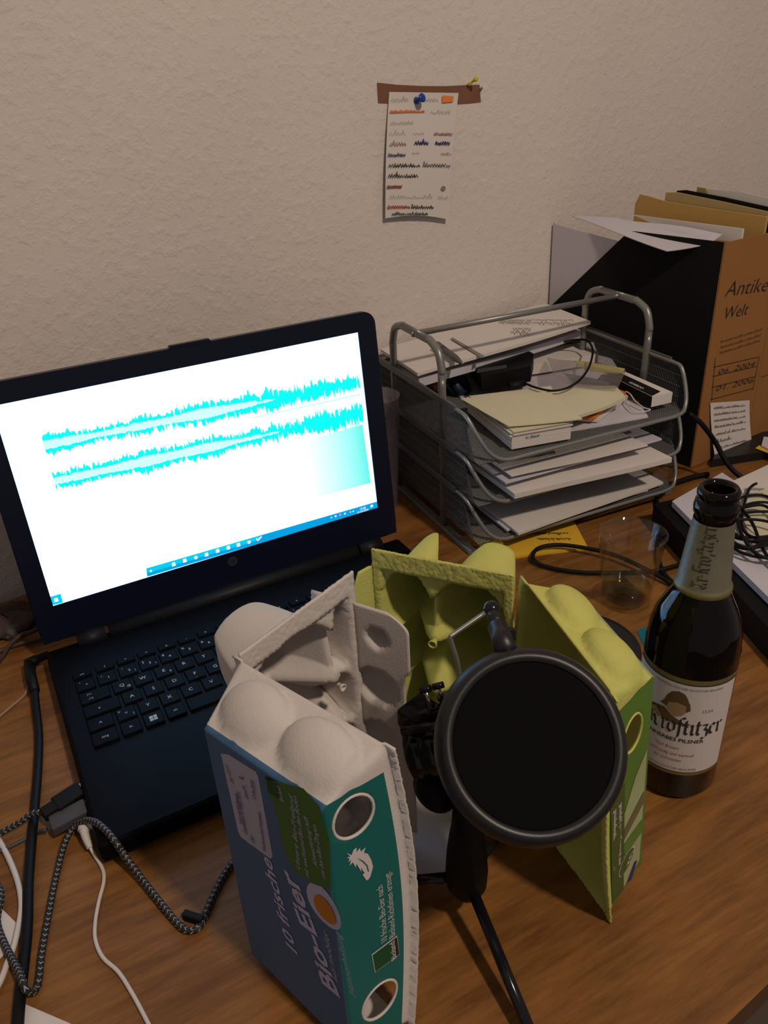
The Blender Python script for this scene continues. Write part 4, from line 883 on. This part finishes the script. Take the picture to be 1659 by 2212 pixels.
for k, (fl_, fr_, z, t, m, lb_, sd) in enumerate(((( 1112, 1068), (1452, 988), z1_ + .0085, .006, 'paper', 'thick white paper stack in the middle tray', 1), ((1092, 1043), (1430, 948), z1_ + .019, .002, 'paperl', 'lilac-grey plastic folder on top of the middle tray stack', 2), ((1105, 1030), (1400, 962), z1_ + .024, .001, 'paper', 'loose white sheet slipped into the top of the middle tray', 3))):
    A, B_ = P(*fl_, z), P(*fr_, z); o = sheet('paper_stack' if k == 0 else ('folder' if k == 1 else 'paper_sheet'), [A, B_, B_ + TY * .17 - TX * .004, A + TY * .20], t, M[m], sag=.0008, seed=sd); tag(o, lb_, 'paper')
z2_ = ZF[2] + .0035
for k, (fl_, fr_, z, t, m, lb_, sd) in enumerate((((1120, 1152), (1433, 1041), z2_ + .006, .003, 'paper', 'white sheets with a sharp front corner in the bottom tray', 5), ((1095, 1146), (1400, 1058), z2_ + .0022, .002, 'paperl', 'second paper layer underneath in the bottom tray', 6))):
    A, B_ = P(*fl_, z), P(*fr_, z); o = sheet('paper_sheet', [A, B_, B_ + TY * .16, A + TY * .19], t, M[m], sag=.0006, seed=sd); tag(o, lb_, 'paper')
yc = sheet('yellow_brochure', [P(1062, 1213), P(1270, 1187), P(1238, 1128), P(1000, 1140)], -.003, M['yellow'], sag=0); 
tag(yc, 'yellow brochure lying on the desk under the letter trays', 'brochure')
marks(lambda a, b: P(a, b, .0034), [(1140, 1230, 1150, 5, 0, .5, 'ink', 3), (1160, 1235, 1162, 5, 0, .5, 'ink', 4)], yc)
tag(obj('cable', tube(spline([P(*q) for q in ((1500, 1210, .006), (1420, 1232, .005), (1340, 1237, .004), (1250, 1236, .004), (1180, 1224, .004), (1152, 1208, .006), (1160, 1186, .008), (1200, 1177, .010), (1260, 1183, .010), (1330, 1200, .010), (1400, 1232, .008), (1450, 1260, .005))], 6), .0023, 10), M['blk'], None, True), 'black cable loop on the desk in front of the yellow brochure', 'cable')
tag(obj('cable', tube(spline([P(*q) for q in ((1418, 1075, .004), (1424, 1130, .004), (1420, 1190, .004), (1435, 1240, .004), (1480, 1280, .004))], 6), .0026, 10), M['blk'], None, True), 'black cable running toward the wall behind the drinking glass', 'cable')
tag(obj('cable', tube(spline([P(*q) for q in ((1488, 893, .105), (1515, 915, .09), (1545, 955, .06), (1570, 1000, .035), (1600, 1030, .02), (1640, 1050, .012))], 6), .0032, 10), M['blk'], None, True), 'black cable hanging down in front of the sticky note', 'cable')
tag(obj('cable', tube(spline([P(*q) for q in ((1440, 1050, .008), (1462, 1042, .004), (1500, 1030, .004), (1530, 1024, .004))], 6), .0035, 10), M['blk'], None, True), 'short black cable end with plug at the foot of the magazine file', 'cable')
# ================================================================== MAGAZINE FILES
FAz = R_(4.0); FBz = R_(101); FX = Vector((math.cos(FAz), math.sin(FAz), 0)); FY_ = Vector((math.cos(FBz), math.sin(FBz), 0)); FNS = FY_.cross(Vector((0, 0, 1))); FNF = FX.cross(Vector((0, 0, 1))); FO = Vector((.821, .230, .001))
def Q(x, y, z): return FO + FX * x + FY_ * y + Vector((0, 0, z))
def fpx(u, v, xl):
    q = PP(u, v, FO + FX * xl, FNS) - FO - FX * xl; return q.dot(FY_), q.z
def spx(u, v, off=0.0):
    q = PP(u, v, FO - FY_ * off, FNF) - FO; return q.dot(FX), q.z
mf = thing('magazine_file', tuple(FO), 'black magazine file with handwritten brown spine at the wall', 'magazine file')
ya, za = fpx(1334, 523, 0); yb, zb_ = fpx(1195, 656, 0); sl = (zb_ - za) / (yb - ya); ZTOP = .291; DP = .256; y_top = ya + (ZTOP - za) / sl
side = [(0, 0), (DP, 0), (DP, za + sl * (DP - ya)), (y_top, ZTOP), (0, ZTOP)]
FW = .114
obj('side_panel', prism([Q(0, y, z) for y, z in side], FX * .002), M['board'], mf)
obj('side_panel', prism([Q(FW - .002, y, z) for y, z in side], FX * .002), M['kraft'], mf)
obj('spine', prism([Q(-.0004, -.0022, 0), Q(FW, -.0022, 0), Q(FW, -.0022, ZTOP), Q(-.0004, -.0022, ZTOP)], FY_ * .0022), M['kraft'], mf)
obj('bottom_panel', prism([Q(.002, 0, 0), Q(FW - .002, 0, 0), Q(FW - .002, DP, 0), Q(.002, DP, 0)], (0, 0, .002)), M['kraft'], mf)
obj('back_panel', prism([Q(.002, DP - .002, .002), Q(FW - .002, DP - .002, .002), Q(FW - .002, DP - .002, .10), Q(.002, DP - .002, .10)], FY_ * .002), M['board'], mf)
def spfn(a, b): return Q(a, -.0030, b)
def stext(s, p0, p1, size, m='ink', bold=0, shear=.2, name='handwriting'):
    x0, y0 = spx(*p0); x1, y1 = spx(*p1); L = math.hypot(x1 - x0, y1 - y0); dx, dy = (x1 - x0) / L, (y1 - y0) / L
    Vt, Ft = text_on(lambda a, b: spfn(x0 + a * dx - b * dy, y0 + a * dy + b * dx), s, 0, 0, size, bold, shear, width=L); mesh_obj(name, Vt, Ft, M[m], mf)
stext('Antike', (1560, 640), (1652, 628), .026, bold=-.012); stext('Welt', (1556, 690), (1610, 678), .022, bold=-.012)
for p0, p1, s in (((1545, 808), (1625, 790), '06. 2004'), ((1540, 845), (1622, 825), '01. 2006')): stext(s, p0, p1, .010, 'ink', -.01)
for p0, p1 in (((1552, 740), (1640, 725)), ((1552, 752), (1638, 738)), ((1550, 764), (1636, 750))): x0, y0 = spx(*p0); x1, y1 = spx(*p1); mesh_obj('printed_line', *scribble(spfn, x0, x1, y0, .0030, 0, .00025, 3), M['brown'], mf)
for pa, pb in (((1537, 792), (1634, 770)), ((1535, 812), (1630, 790)), ((1533, 836), (1627, 812)), ((1531, 862), (1622, 838)), ((1541, 772), (1533, 865)), ((1636, 768), (1622, 842))):
    a_, b_ = Vector(spx(*pa)), Vector(spx(*pb)); t_ = (b_ - a_).normalized(); n2 = Vector((-t_.y, t_.x)) * .0004
    mesh_obj('printed_line', [spfn(*(a_ + n2)), spfn(*(a_ - n2)), spfn(*(b_ - n2)), spfn(*(b_ + n2))], [(0, 1, 2, 3)], M['ink'], mf)
sn = [spx(*p) for p in ((1530, 981), (1611, 957), (1614, 863), (1529, 869))]
def snf(s, t):
    a = [Vector(q) for q in sn]; q = (a[0] * (1 - s) + a[1] * s) * (1 - t) + (a[3] * (1 - s) + a[2] * s) * t; return Q(q.x, -.0036 - .006 * (1 - t) ** 2, q.y)
V = [snf(i / 6, j / 6) for j in range(7) for i in range(7)]; Fc = [(j * 7 + i, j * 7 + i + 1, j * 7 + i + 8, j * 7 + i + 7) for j in range(6) for i in range(6)]
sno = tag(mesh_obj('sticky_note', V, Fc, M['paper'], None, True), 'pale handwritten note stuck low on the brown magazine file spine', 'note')
for k, t in enumerate((.88, .76, .64, .52, .38, .24, .12)):
    mesh_obj('handwriting', *scribble(lambda a, b: snf(a, b) - FY_ * .0006, .08, .9 if k != 5 else .5, t, .05, 0, .006, k), M['inkg'], sno)
# contents of the black file
def fsheet(name, px, xl, t, m, label, cat='paper', low=None, group=None):
    pts = []
    for i, p in enumerate(px):
        x = xl[i] if isinstance(xl, (list, tuple)) else xl
        y, z = fpx(p[0], p[1], x); pts.append(Q(x, y, z))
    return pts
def standing(name, px, xl, low, t, m, label, cat):
    top = [fpx(*p, xl) for p in px]; pts = [Q(xl, y, z) for y, z in top]; ys = [y for y, z in top]
    poly = pts + [Q(xl, max(ys[-1], .004), low), Q(xl, min(ys[0], DP - .006), low)] if False else pts + [Q(xl, ys[-1], low), Q(xl, ys[0], low)]
    return tag(mesh_obj(name, *prism(poly, FX * t), m), label, cat)
def clampfile(label, name, px, xl, t, m, cat, low=.004):
    """sheet standing in a file: traced top edge, foot on the file bottom"""
    top = [(min(a_, .259), b_) for a_, b_ in (fpx(*p, xl) for p in px)]
    poly = [Q(xl, y, z) for y, z in top] + [Q(xl, .006 if top[-1][0] < .1 else top[-1][0], low), Q(xl, max(y for y, z in top), low)]
    return tag(mesh_obj(name, *prism(poly, FX * t), m), label, cat)
clampfile('grey-white sheet standing in the black magazine file, seen above the diagonal edge', 'paper_sheet', [(1179, 481), (1334, 521), (1420, 530)], .0040, .0010, M['paperl'], 'paper')
clampfile('narrow white file strip standing at the back edge of the black magazine file', 'paper_sheet', [(1150, 488), (1178, 477), (1200, 484)], .0070, .0015, M['paper'], 'paper')
clampfile('dark edged folder standing behind the front sheet of the black magazine file', 'folder', [(1176, 479), (1184, 480)], .0056, .0012, M['board'], 'folder')
A_, B1, C1, D1 = (Q(x, *fpx(u, v, x)) for u, v, x in ((1236, 468, .010), (1440, 541, -.030), (1543, 525, .012), (1332, 470, .026)))
tag(sheet('paper_sheet', [A_, B1, C1, D1], .0008, M['paperl'], sag=.002, seed=5), 'white sheet flopping left over the top of the black magazine file', 'paper')
A_, B1, C1, D1 = (Q(x, *fpx(u, v, x)) for u, v, x in ((1322, 490, .012), (1530, 530, .016), (1560, 505, .036), (1345, 472, .030)))
tag(sheet('paper_sheet', [A_, B1, C1, D1], .0008, M['paperl'], sag=.002, seed=6), 'second sheet bent over on top of the black magazine file', 'paper')
A_, B1, C1, D1 = (Q(x, *fpx(u, v, x)) for u, v, x in ((1470, 510, .046), (1600, 524, .046), (1604, 494, .048), (1366, 464, .048)))
tag(sheet('paper_block', [A_, B1, C1, D1], .004, M['paper'], sag=.0004, seed=7), 'thick white paper block standing upright behind the bent sheets', 'paper')
# second brown file and what stands in it
X2 = FW + .001; mf2 = thing('magazine_file', tuple(Q(X2, 0, 0)), 'plain brown magazine file cut off by the right edge of the picture', 'magazine file')
obj('side_panel', prism([Q(X2, y, z) for y, z in side], FX * .002), M['kraft'], mf2)
obj('side_panel', prism([Q(X2 + .098, y, z) for y, z in side], FX * .002), M['kraft'], mf2)
obj('spine', prism([Q(X2, -.002, 0), Q(X2 + .10, -.002, 0), Q(X2 + .10, -.002, ZTOP), Q(X2, -.002, ZTOP)], FY_ * .002), M['kraft'], mf2)
obj('bottom_panel', prism([Q(X2 + .002, 0, 0), Q(X2 + .098, 0, 0), Q(X2 + .098, DP, 0), Q(X2 + .002, DP, 0)], (0, 0, .002)), M['kraft'], mf2)
bx_ = [spx(*q) for q in ((1640, 815), (1659, 810))]; mesh_obj('printed_line', [Q(bx_[0][0], -.0026, bx_[0][1]), Q(bx_[0][0] + .02, -.0026, bx_[0][1] + .001), Q(bx_[0][0] + .02, -.0026, bx_[0][1] + .0018), Q(bx_[0][0], -.0026, bx_[0][1] + .0008)], [(0, 1, 2, 3)], M['ink'], mf2)
def env(name, px, xl, t, m, label, cat): 
    top = [(min(max(a_, .004), .256), b_) for a_, b_ in (fpx(*p, xl) for p in px)]; poly = [Q(xl, y, z) for y, z in top] + [Q(xl, top[-1][0], .01), Q(xl, top[0][0], .01)]
    return tag(mesh_obj(name, *prism(poly, FX * t), m), label, cat)
env('envelope', [(1372, 440), (1382, 420), (1400, 424), (1440, 436), (1540, 452), (1652, 468), (1659, 470)], .0800, .0025, M['manila'], 'worn ochre envelope rising above the white papers in the first file', 'envelope')
env('envelope', [(1438, 416), (1462, 416), (1560, 436), (1659, 458)], .0870, .003, mat('manila_pale', (.42, .30, .13), .8), 'paler ochre envelope standing behind the worn one', 'envelope')
env('folder', [(1462, 412), (1480, 411), (1560, 426), (1670, 450)], .0940, .003, M['board'], 'black folder edge behind the ochre envelopes', 'folder')
env('tab_card', [(1506, 404), (1524, 407), (1528, 420)], .1000, .0012, mat('olive_tab', (.30, .25, .08), .7), 'small olive tab card sticking up behind the black folder', 'card')
env('paper_sheet', [(1524, 408), (1600, 414), (1700, 436)], .1040, .0015, M['paper'], 'rearmost white sheet at the top right corner files', 'paper')
# ================================================================== RIGHT SIDE: BLACK BOX, PAPERS, CABLES
kA, kB = Vector((.566, -.120, 0)), Vector((.666, .145, 0)); kx = Vector((.95, -.1, 0))
box_t = .030
poly = [kA, kA + Vector((.33, -.02, 0)), kB + Vector((.33, -.06, 0)), kB]
tag(mesh_obj('flat_case', *prism(poly, (0, 0, box_t)), M['blk']), 'flat black case at the right under papers and cables', 'case')
tag(mesh_obj('flat_box', *prism([P(1536, 1010, 0), P(1700, 985, 0), P(1720, 940, 0), P(1560, 960, 0)], (0, 0, .012)), M['satin']), 'flat black box at the foot of the brown magazine file', 'box')  # plain low black box on the desk
tag(sheet('yellow_paper', [P(1632, 968, .0135), P(1690, 990, .0135), P(1700, 970, .0135), P(1640, 962, .0135)], .0005, M['yellow'], sag=0), 'tiny yellow paper corner at the right edge of the picture', 'paper')
tag(sheet('paper_pile', [P(1645, 962, .016), P(1690, 985, .016), P(1720, 950, .016), P(1650, 943, .016)], .002, M['paperl'], sag=0), 'lilac paper pile corner at the right picture edge', 'paper')
tag(sheet('paper_stack', [P(1452, 1083, .0385), P(1700, 1330, .0385), P(1800, 1180, .0385), P(1560, 1020, .0385)], .007, M['paperl'], sag=.0004), 'lower white paper stack on the flat black case', 'paper stack')
psx = sheet('letter_sheet', [P(1590, 1120, .040), P(1740, 1240, .040), P(1800, 1080, .040), P(1560, 1045, .040)], .001, M['paperc'], sag=.001); tag(psx, 'cream sheet with faint handwriting behind the bottle neck', 'paper')
psy = sheet('letter_sheet', [P(1556, 1052, .0405), P(1700, 1130, .0405), P(1760, 1010, .0405), P(1659, 1003, .0405)], .001, M['paper'], sag=.0006); tag(psy, 'white sheet at the back of the flat black case', 'paper')
marks(lambda a, b: P(a, b, .0418), [(1608, 1655, 1054, 5, 0, .5, 'inkg', 3), (1600, 1652, 1064, 5, 0, .5, 'inkg', 5)], psy)
cbs = thing('cable_coil', tuple(P(1620, 1130, .043)), 'coil of thin black cable on the papers right of the bottle', 'cable')
for k, (cx, cy, rx, ry, dz) in enumerate(((1630, 1120, 75, 46, 0), (1640, 1132, 72, 44, .003), (1622, 1128, 60, 38, .006), (1650, 1150, 84, 50, .004), (1635, 1150, 70, 30, .008), (1660, 1105, 60, 60, .002))):
    pts = [P(cx + rx * math.cos(t + k) + 6 * math.sin(3 * t), cy + ry * math.sin(t + k) + 5 * math.cos(2 * t + k), .0435 + dz) for t in [2 * math.pi * i / 40 for i in range(37)]]
    obj('cable_turn', tube(pts, .0016, 8), M['blk'], cbs, True)
for q in ([(1590, 1085, .044), (1625, 1130, .050), (1650, 1190, .048), (1690, 1240, .044)], [(1585, 1180, .044), (1620, 1185, .050), (1660, 1165, .05), (1700, 1150, .046)], [(1590, 1110, .05), (1605, 1160, .052), (1640, 1200, .05), (1700, 1210, .046)]):
    obj('cable_turn', tube(spline([P(*a) for a in q], 6), .0018, 8), M['blk'], cbs, True)
# ================================================================== NOTE ON THE WALL
def nt(cx, cy, off): return wallpt(780 + cx / 5.53, 140 + cy / 5.53, off)
tpo = mesh_obj('tape_strip', [nt(*p, .0008) for p in ((192, 212), (430, 238), (720, 252), (1000, 255), (1250, 242), (1415, 238), (1432, 445), (1300, 460), (1000, 480), (600, 470), (205, 455))], [tuple(range(11))], M['tape']); tag(tpo, 'brown tape strip stuck across the wall above the list', 'tape')
def off_(cy): t = max(0, (cy - 420) / 1420); return .0020 + .0055 * t + .0015 * math.sin(t * 3)
def nw(x, y):   # note coordinates 0..1
    l = 335 + (290 - 335) * y - 14 * math.sin(y * 3.14); r = 1165 + (1045 - 1165) * min(1, y * 1.0) - 20 * math.sin(y * 3.14); cy = 330 + 1510 * y + (12 * (x - .5) - 45 * math.sin(x * 3.14) * max(0, y - .9) * 10 * .9)
    return l + (r - l) * x, cy
NX, NY = 14, 26; V = []
for j in range(NY + 1):
    for i in range(NX + 1): a, b = nw(i / NX, j / NY); V.append(nt(a, b, off_(b) + .0012 * math.sin(i / NX * 3.1)))
Fc = [(j * (NX + 1) + i, j * (NX + 1) + i + 1, (j + 1) * (NX + 1) + i + 1, (j + 1) * (NX + 1) + i) for j in range(NY) for i in range(NX)]
no = mesh_obj('list_note', V, Fc, M['paper'], None, True); tag(no, 'long narrow to-do list with crossed-out lines hanging on the wall', 'note')
def nfn(a, b): return nt(a, b, off_(b) + .0024)
def nmk(x0, x1, y, h, w, m, sd, n=1):
    for k in range(n): mesh_obj('handwriting', *scribble(lambda a, b: nfn(a, -b), x0, x1, -y - h / 2 + k * 6 - 6, h, 1, w * .62, sd + k * 7), M[m], no)
for a in ((360, 580, 410, 46, 3, 'inkg', 1, 1), (760, 940, 410, 46, 3, 'inkg', 2, 1), (830, 1090, 555, 50, 3, 'inkg', 3, 1), (350, 640, 685, 40, 3, 'inkg', 4, 1), (340, 550, 810, 42, 2.4, 'inkg', 5, 1), (620, 770, 810, 42, 2.4, 'inkg', 6, 1),
          (350, 765, 552, 22, 7, 'inko', 7, 2), (875, 1105, 818, 30, 5, 'purple', 8, 2), (345, 555, 938, 44, 4, 'purple', 9, 2), (640, 820, 932, 40, 6, 'iknb', 10, 3), (888, 1075, 932, 36, 7, 'iknb', 11, 3), (325, 540, 1072, 30, 6, 'iknb', 12, 2), (610, 710, 1045, 30, 2.5, 'purple', 13, 1), (955, 1090, 1055, 26, 4, 'inkr', 14, 1),
          (330, 720, 1195, 44, 5, 'ink', 15, 2), (740, 1085, 1195, 44, 4, 'ink', 16, 2), (325, 695, 1320, 42, 5, 'ink', 17, 2), (315, 500, 1450, 32, 8, 'inkr', 18, 2), (330, 480, 1445, 28, 5, 'ink', 19, 1), (345, 870, 1570, 44, 2.6, 'inkg', 20, 1), (915, 1060, 1575, 44, 2.6, 'purple', 21, 1), (320, 600, 1690, 36, 7, 'inkr', 22, 2), (600, 880, 1695, 40, 5, 'ink', 23, 2), (370, 810, 1775, 28, 4, 'ink', 24, 2)):
    nmk(*a)
mesh_obj('orange_mark', [nfn(*p) for p in ((972, 365), (1105, 375), (1100, 440), (968, 455))], [(0, 1, 2, 3)], M['inko'], no)
mesh_obj('ink_dot', [nfn(985 + 28 * math.cos(t), 1475 + 28 * math.sin(t)) for t in [k * math.pi / 6 for k in range(12)]], [tuple(range(12))], M['inkg'], no)
def pin(cx, cy, m, label, tilt, s=1.0, h=.011):
    b = nt(cx, cy, .003); t = thing('push_pin', tuple(b), label, 'push pin'); ax_ = (WN + tilt).normalized()
    obj('needle', tube([b - ax_ * .003, b + ax_ * .002], .0004, 6), M['chrome'], t)
    obj('head', lathe([(.0003, 0), (.0030 * s, .0003), (.0032 * s, .0016), (.0020 * s, .0026), (.0018 * s, h * .62), (.0036 * s, h * .78), (.0040 * s, h * .92), (.0034 * s, h), (.0003, h)], b, 24, axis=ax_), m, t, True)
pin(655, 430, M['pinb'], 'blue push pin holding the list to the tape', Vector((.15, 0, .30)), 1.25, .012)
pin(1285, 235, M['piny'], 'yellow push pin stuck in the right end of the tape', Vector((.30, 0, .55)), .72, .013)
tag(obj('nail', tube([nt(1440, 285, .0), nt(1440, 280, .004)], [.0012, .0016], 10), M['metal'], None, True), 'small grey nail head right of the tape strip', 'nail')
# ================================================================== LEFT SIDE: CABLES AND PAPERS
def cab(name, pts, r, m, label, parent=None, n=10, **k):
    o = obj(name, tube(spline([P(*q) for q in pts], 7), r, n, **k), m, parent, True)
    return tag(o, label, 'cable') if label else o
pw = thing('power_cable', tuple(P(75, 1480, .01)), 'thick black power cable with angled plug in the laptop left side', 'cable')
pj = P(108, 1412, .012); pe = P(56, 1436, .012)
obj('plug', tube([pe, pe.lerp(pj, .45), pe.lerp(pj, .46), Vector((.002, pj.y, .012))], [.0052, .0052, .0040, .0036], 16), M['blk'], pw, True)
obj('cuff', tube([pe.lerp(pj, .15), P(66, 1460, .011), P(75, 1493, .009)], [.0052, .0050, .0046], 14), M['blk'], pw, True)
obj('cord', tube(spline([P(*q) for q in ((74, 1485, .009), (78, 1530, .006), (84, 1590, .0045), (82, 1660, .0045), (76, 1735, .0045), (70, 1800, .0045), (62, 1900, .0045), (60, 1980, .0045), (56, 2040, .0045), (48, 2110, .0045), (41, 2180, .0045), (36, 2260, .0045))], 7), .0036, 12), M['blk'], pw, True)
ub = thing('usb_cable', tuple(P(120, 1735, .012)), 'black usb plug on braided cable in the laptop left side', 'cable')
ua, ub_ = P(178, 1706, .014), P(92, 1762, .013); dxx = (ua - ub_).normalized(); fr_ = Matrix((dxx, Vector((0, 0, 1)).cross(dxx).normalized(), Vector((0, 0, 1)))).transposed()
L_ = (ua - ub_).length
obj('plug', box(ub_ + dxx * L_ * .66, (L_ * .68, .0155, .008), frame=fr_, bev=.0012), M['blk'], ub)
obj('plug_neck', box(ub_ + dxx * L_ * .18, (L_ * .36, .0110, .007), frame=fr_, bev=.0012), M['blk'], ub)
ue = Vector((.0, ua.y + .001, .0135)); obj('connector', box((-.0018, ua.y - .0005, .0137), (.0040, .0125, .0042)), M['chrome'], ub)
V_, F_, U_ = tube(spline([ub_ + dxx * .004] + [P(*q) for q in ((70, 1757, .012), (45, 1775, .009), (10, 1795, .006), (-40, 1825, .004), (-70, 1900, .004), (-40, 1960, .004))], 7), .0022, 12, uvk=260); mesh_obj('braided_cord', V_, F_, M['braid'], ub, True, uvs=U_)
ub2 = thing('usb_stick', tuple(P(150, 1760, .008)), 'dark grey usb adapter plugged in beside the black usb plug', 'usb adapter')
ga, gb2 = P(190, 1744, .012), P(105, 1788, .010); dx2 = (ga - gb2).normalized(); fr2 = Matrix((dx2, Vector((0, 0, 1)).cross(dx2).normalized(), Vector((0, 0, 1)))).transposed()
obj('housing', box(gb2.lerp(ga, .52), ((ga - gb2).length * .92, .0150, .0080), frame=fr2, bev=.001), M['greyp'], ub2)
obj('connector', box((-.0018, ga.y - .0005, .0123), (.0040, .0120, .0042)), M['chrome'], ub2)
cab('cord', ((100, 1792, .008), (75, 1800, .003), (40, 1820, .003), (0, 1838, .003), (-40, 1850, .003)), .0015, M['greyp'], None, ub2)
au = thing('audio_cable', tuple(P(190, 1790, .008)), 'thin white headphone cable with angled plug at the laptop corner', 'cable')
obj('plug', tube(spline([P(208, 1783, .012), P(197, 1779, .012), P(184, 1782, .012), P(181, 1795, .011)], 5), [.0030] * 3 + [.0044] * 13, 14), M['white'], au, True)
sp_ = spline([P(181, 1793, .011), P(187, 1813, .009), P(195, 1832, .006)], 12); obj('strain_relief', tube(sp_, [(.0034 if i % 3 else .0024) - .0010 * i / len(sp_) for i in range(len(sp_))], 12), M['white'], au, True)
obj('cord', tube(spline([P(*q) for q in ((194, 1829, .006), (206, 1850, .0025), (222, 1878, .0018), (224, 1905, .0018), (214, 1945, .0018), (206, 1990, .0018), (206, 2030, .0018), (222, 2068, .0018), (256, 2100, .0018), (285, 2145, .0018), (312, 2195, .0018), (345, 2260, .0018))], 7), .0013, 10), M['white'], au, True)
br = thing('braided_cable', tuple(P(300, 1850, .004)), 'long black and white braided cable winding in front of the laptop', 'cable')
bp_ = [(-60, 1880, .004), (-20, 1900, .004), (2, 1930, .004), (-6, 1990, .004), (10, 2040, .004), (40, 2098, .0100), (52, 2130, .0118), (62, 2142, .0070), (76, 2140, .0025), (84, 2115, .0025), (90, 2060, .0025), (106, 1970, .0025), (122, 1890, .0025), (140, 1822, .005), (160, 1786, .010), (178, 1776, .016), (190, 1772, .020), (210, 1778, .0255), (232, 1797, .0262), (250, 1820, .0245), (266, 1843, .016), (300, 1890, .0065), (345, 1948, .0035), (385, 1996, .0025), (408, 2010, .0025), (432, 2000, .0025), (452, 1955, .0025), (478, 1900, .0025), (508, 1858, .0025), (560, 1800, .0025), (640, 1745, .0025)]
V_, F_, U_ = tube(spline([P(*q) for q in bp_], 9), .0024, 12, uvk=260); mesh_obj('braided_cord', V_, F_, M['braid'], br, True, uvs=U_)
obj('velcro_tie', box(P(418, 1982, .0035), (.0050, .0150, .006), rz=R_(42), bev=.0008), M['blk'], br)
cab('white_cable', ((-30, 1770, .003), (2, 1822, .003), (25, 1868, .003), (41, 1915, .003), (46, 1960, .003), (38, 2010, .003), (28, 2050, .003), (16, 2080, .003), (0, 2122, .003), (-30, 2170, .003)), .0020, M['white'], 'thicker white cable curving along the left edge of the picture')
cab('cable', ((-30, 1425, .004), (10, 1402, .004), (45, 1390, .004), (90, 1378, .004), (120, 1360, .006)), .0022, M['leather'], 'dark brown cable reaching the laptop hinge from the left')
cab('cable', ((-20, 1450, .004), (8, 1415, .006), (20, 1395, .008), (45, 1372, .010), (75, 1362, .010), (110, 1340, .008)), .0022, M['leather'], 'second dark cable arching above the first at the laptop corner')
cab('clear_wire', ((-10, 1555, .002), (20, 1530, .002), (52, 1502, .002), (62, 1480, .004)), .0011, mat('clear_wire', (.30, .20, .14), .4), 'thin transparent wire on the desk left of the power plug')
pv, pfc = lathe([(.001, 0), (.020, .0), (.030, .002), (.033, .006), (.024, .011), (.012, .015), (.001, .016)], P(18, 1352, 0), 36)
pv = [v + Vector((random.uniform(-1, 1) * .0016 + .004 * math.sin(v.y * 260), .003 * math.sin(v.x * 300), random.uniform(0, .0025) if v.z > .002 else 0)) for v in pv]
tag(obj('pouch', (pv, pfc), M['leather'], None, True), 'small dark crumpled pouch behind the laptop at the wall', 'pouch')
tag(obj('crumpled_foil', lathe([(.001, 0), (.010, .0), (.013, .006), (.008, .012), (.001, .013)], P(30, 1372, 0), 9), M['greyp'], None), 'small crumpled grey wrapper beside the dark pouch', 'wrapper')
def flat(px, label, m=M['paper'], name='paper_sheet', t=.0006): return tag(sheet(name, [P(*p, .0010) for p in px], t, m, sag=0, nx=2, ny=2), label, 'paper')
flat([(-40, 2110), (30, 2040), (52, 2010), (-40, 1920)], 'white card under the cables at the left edge')
flat([(50, 2260), (52, 2168), (150, 2210), (230, 2250)], 'white paper corner at the bottom left of the desk')
flat([(835, 1865), (1006, 1919), (1000, 1722), (800, 1700)], 'pale grey sheet lying on the desk beneath the tripod', M['paperl'])
cp = PY(826, 850, .372); cpb = Vector((cp.x - .006, cp.y, 0)); ch = cp.z
tag(obj('plastic_cup', lathe([(.001, 0), (.022, 0), (.0225, .002), (.030, ch), (.031, ch), (.0292, ch - .001), (.0215, .003), (.001, .003)], cpb + Vector((-.005, 0, 0)), 40), M['cup'], None, True), 'cloudy plastic cup standing behind the laptop lid', 'cup')
for o in list(bpy.data.objects):
    if '_o' in o: del o['_o']
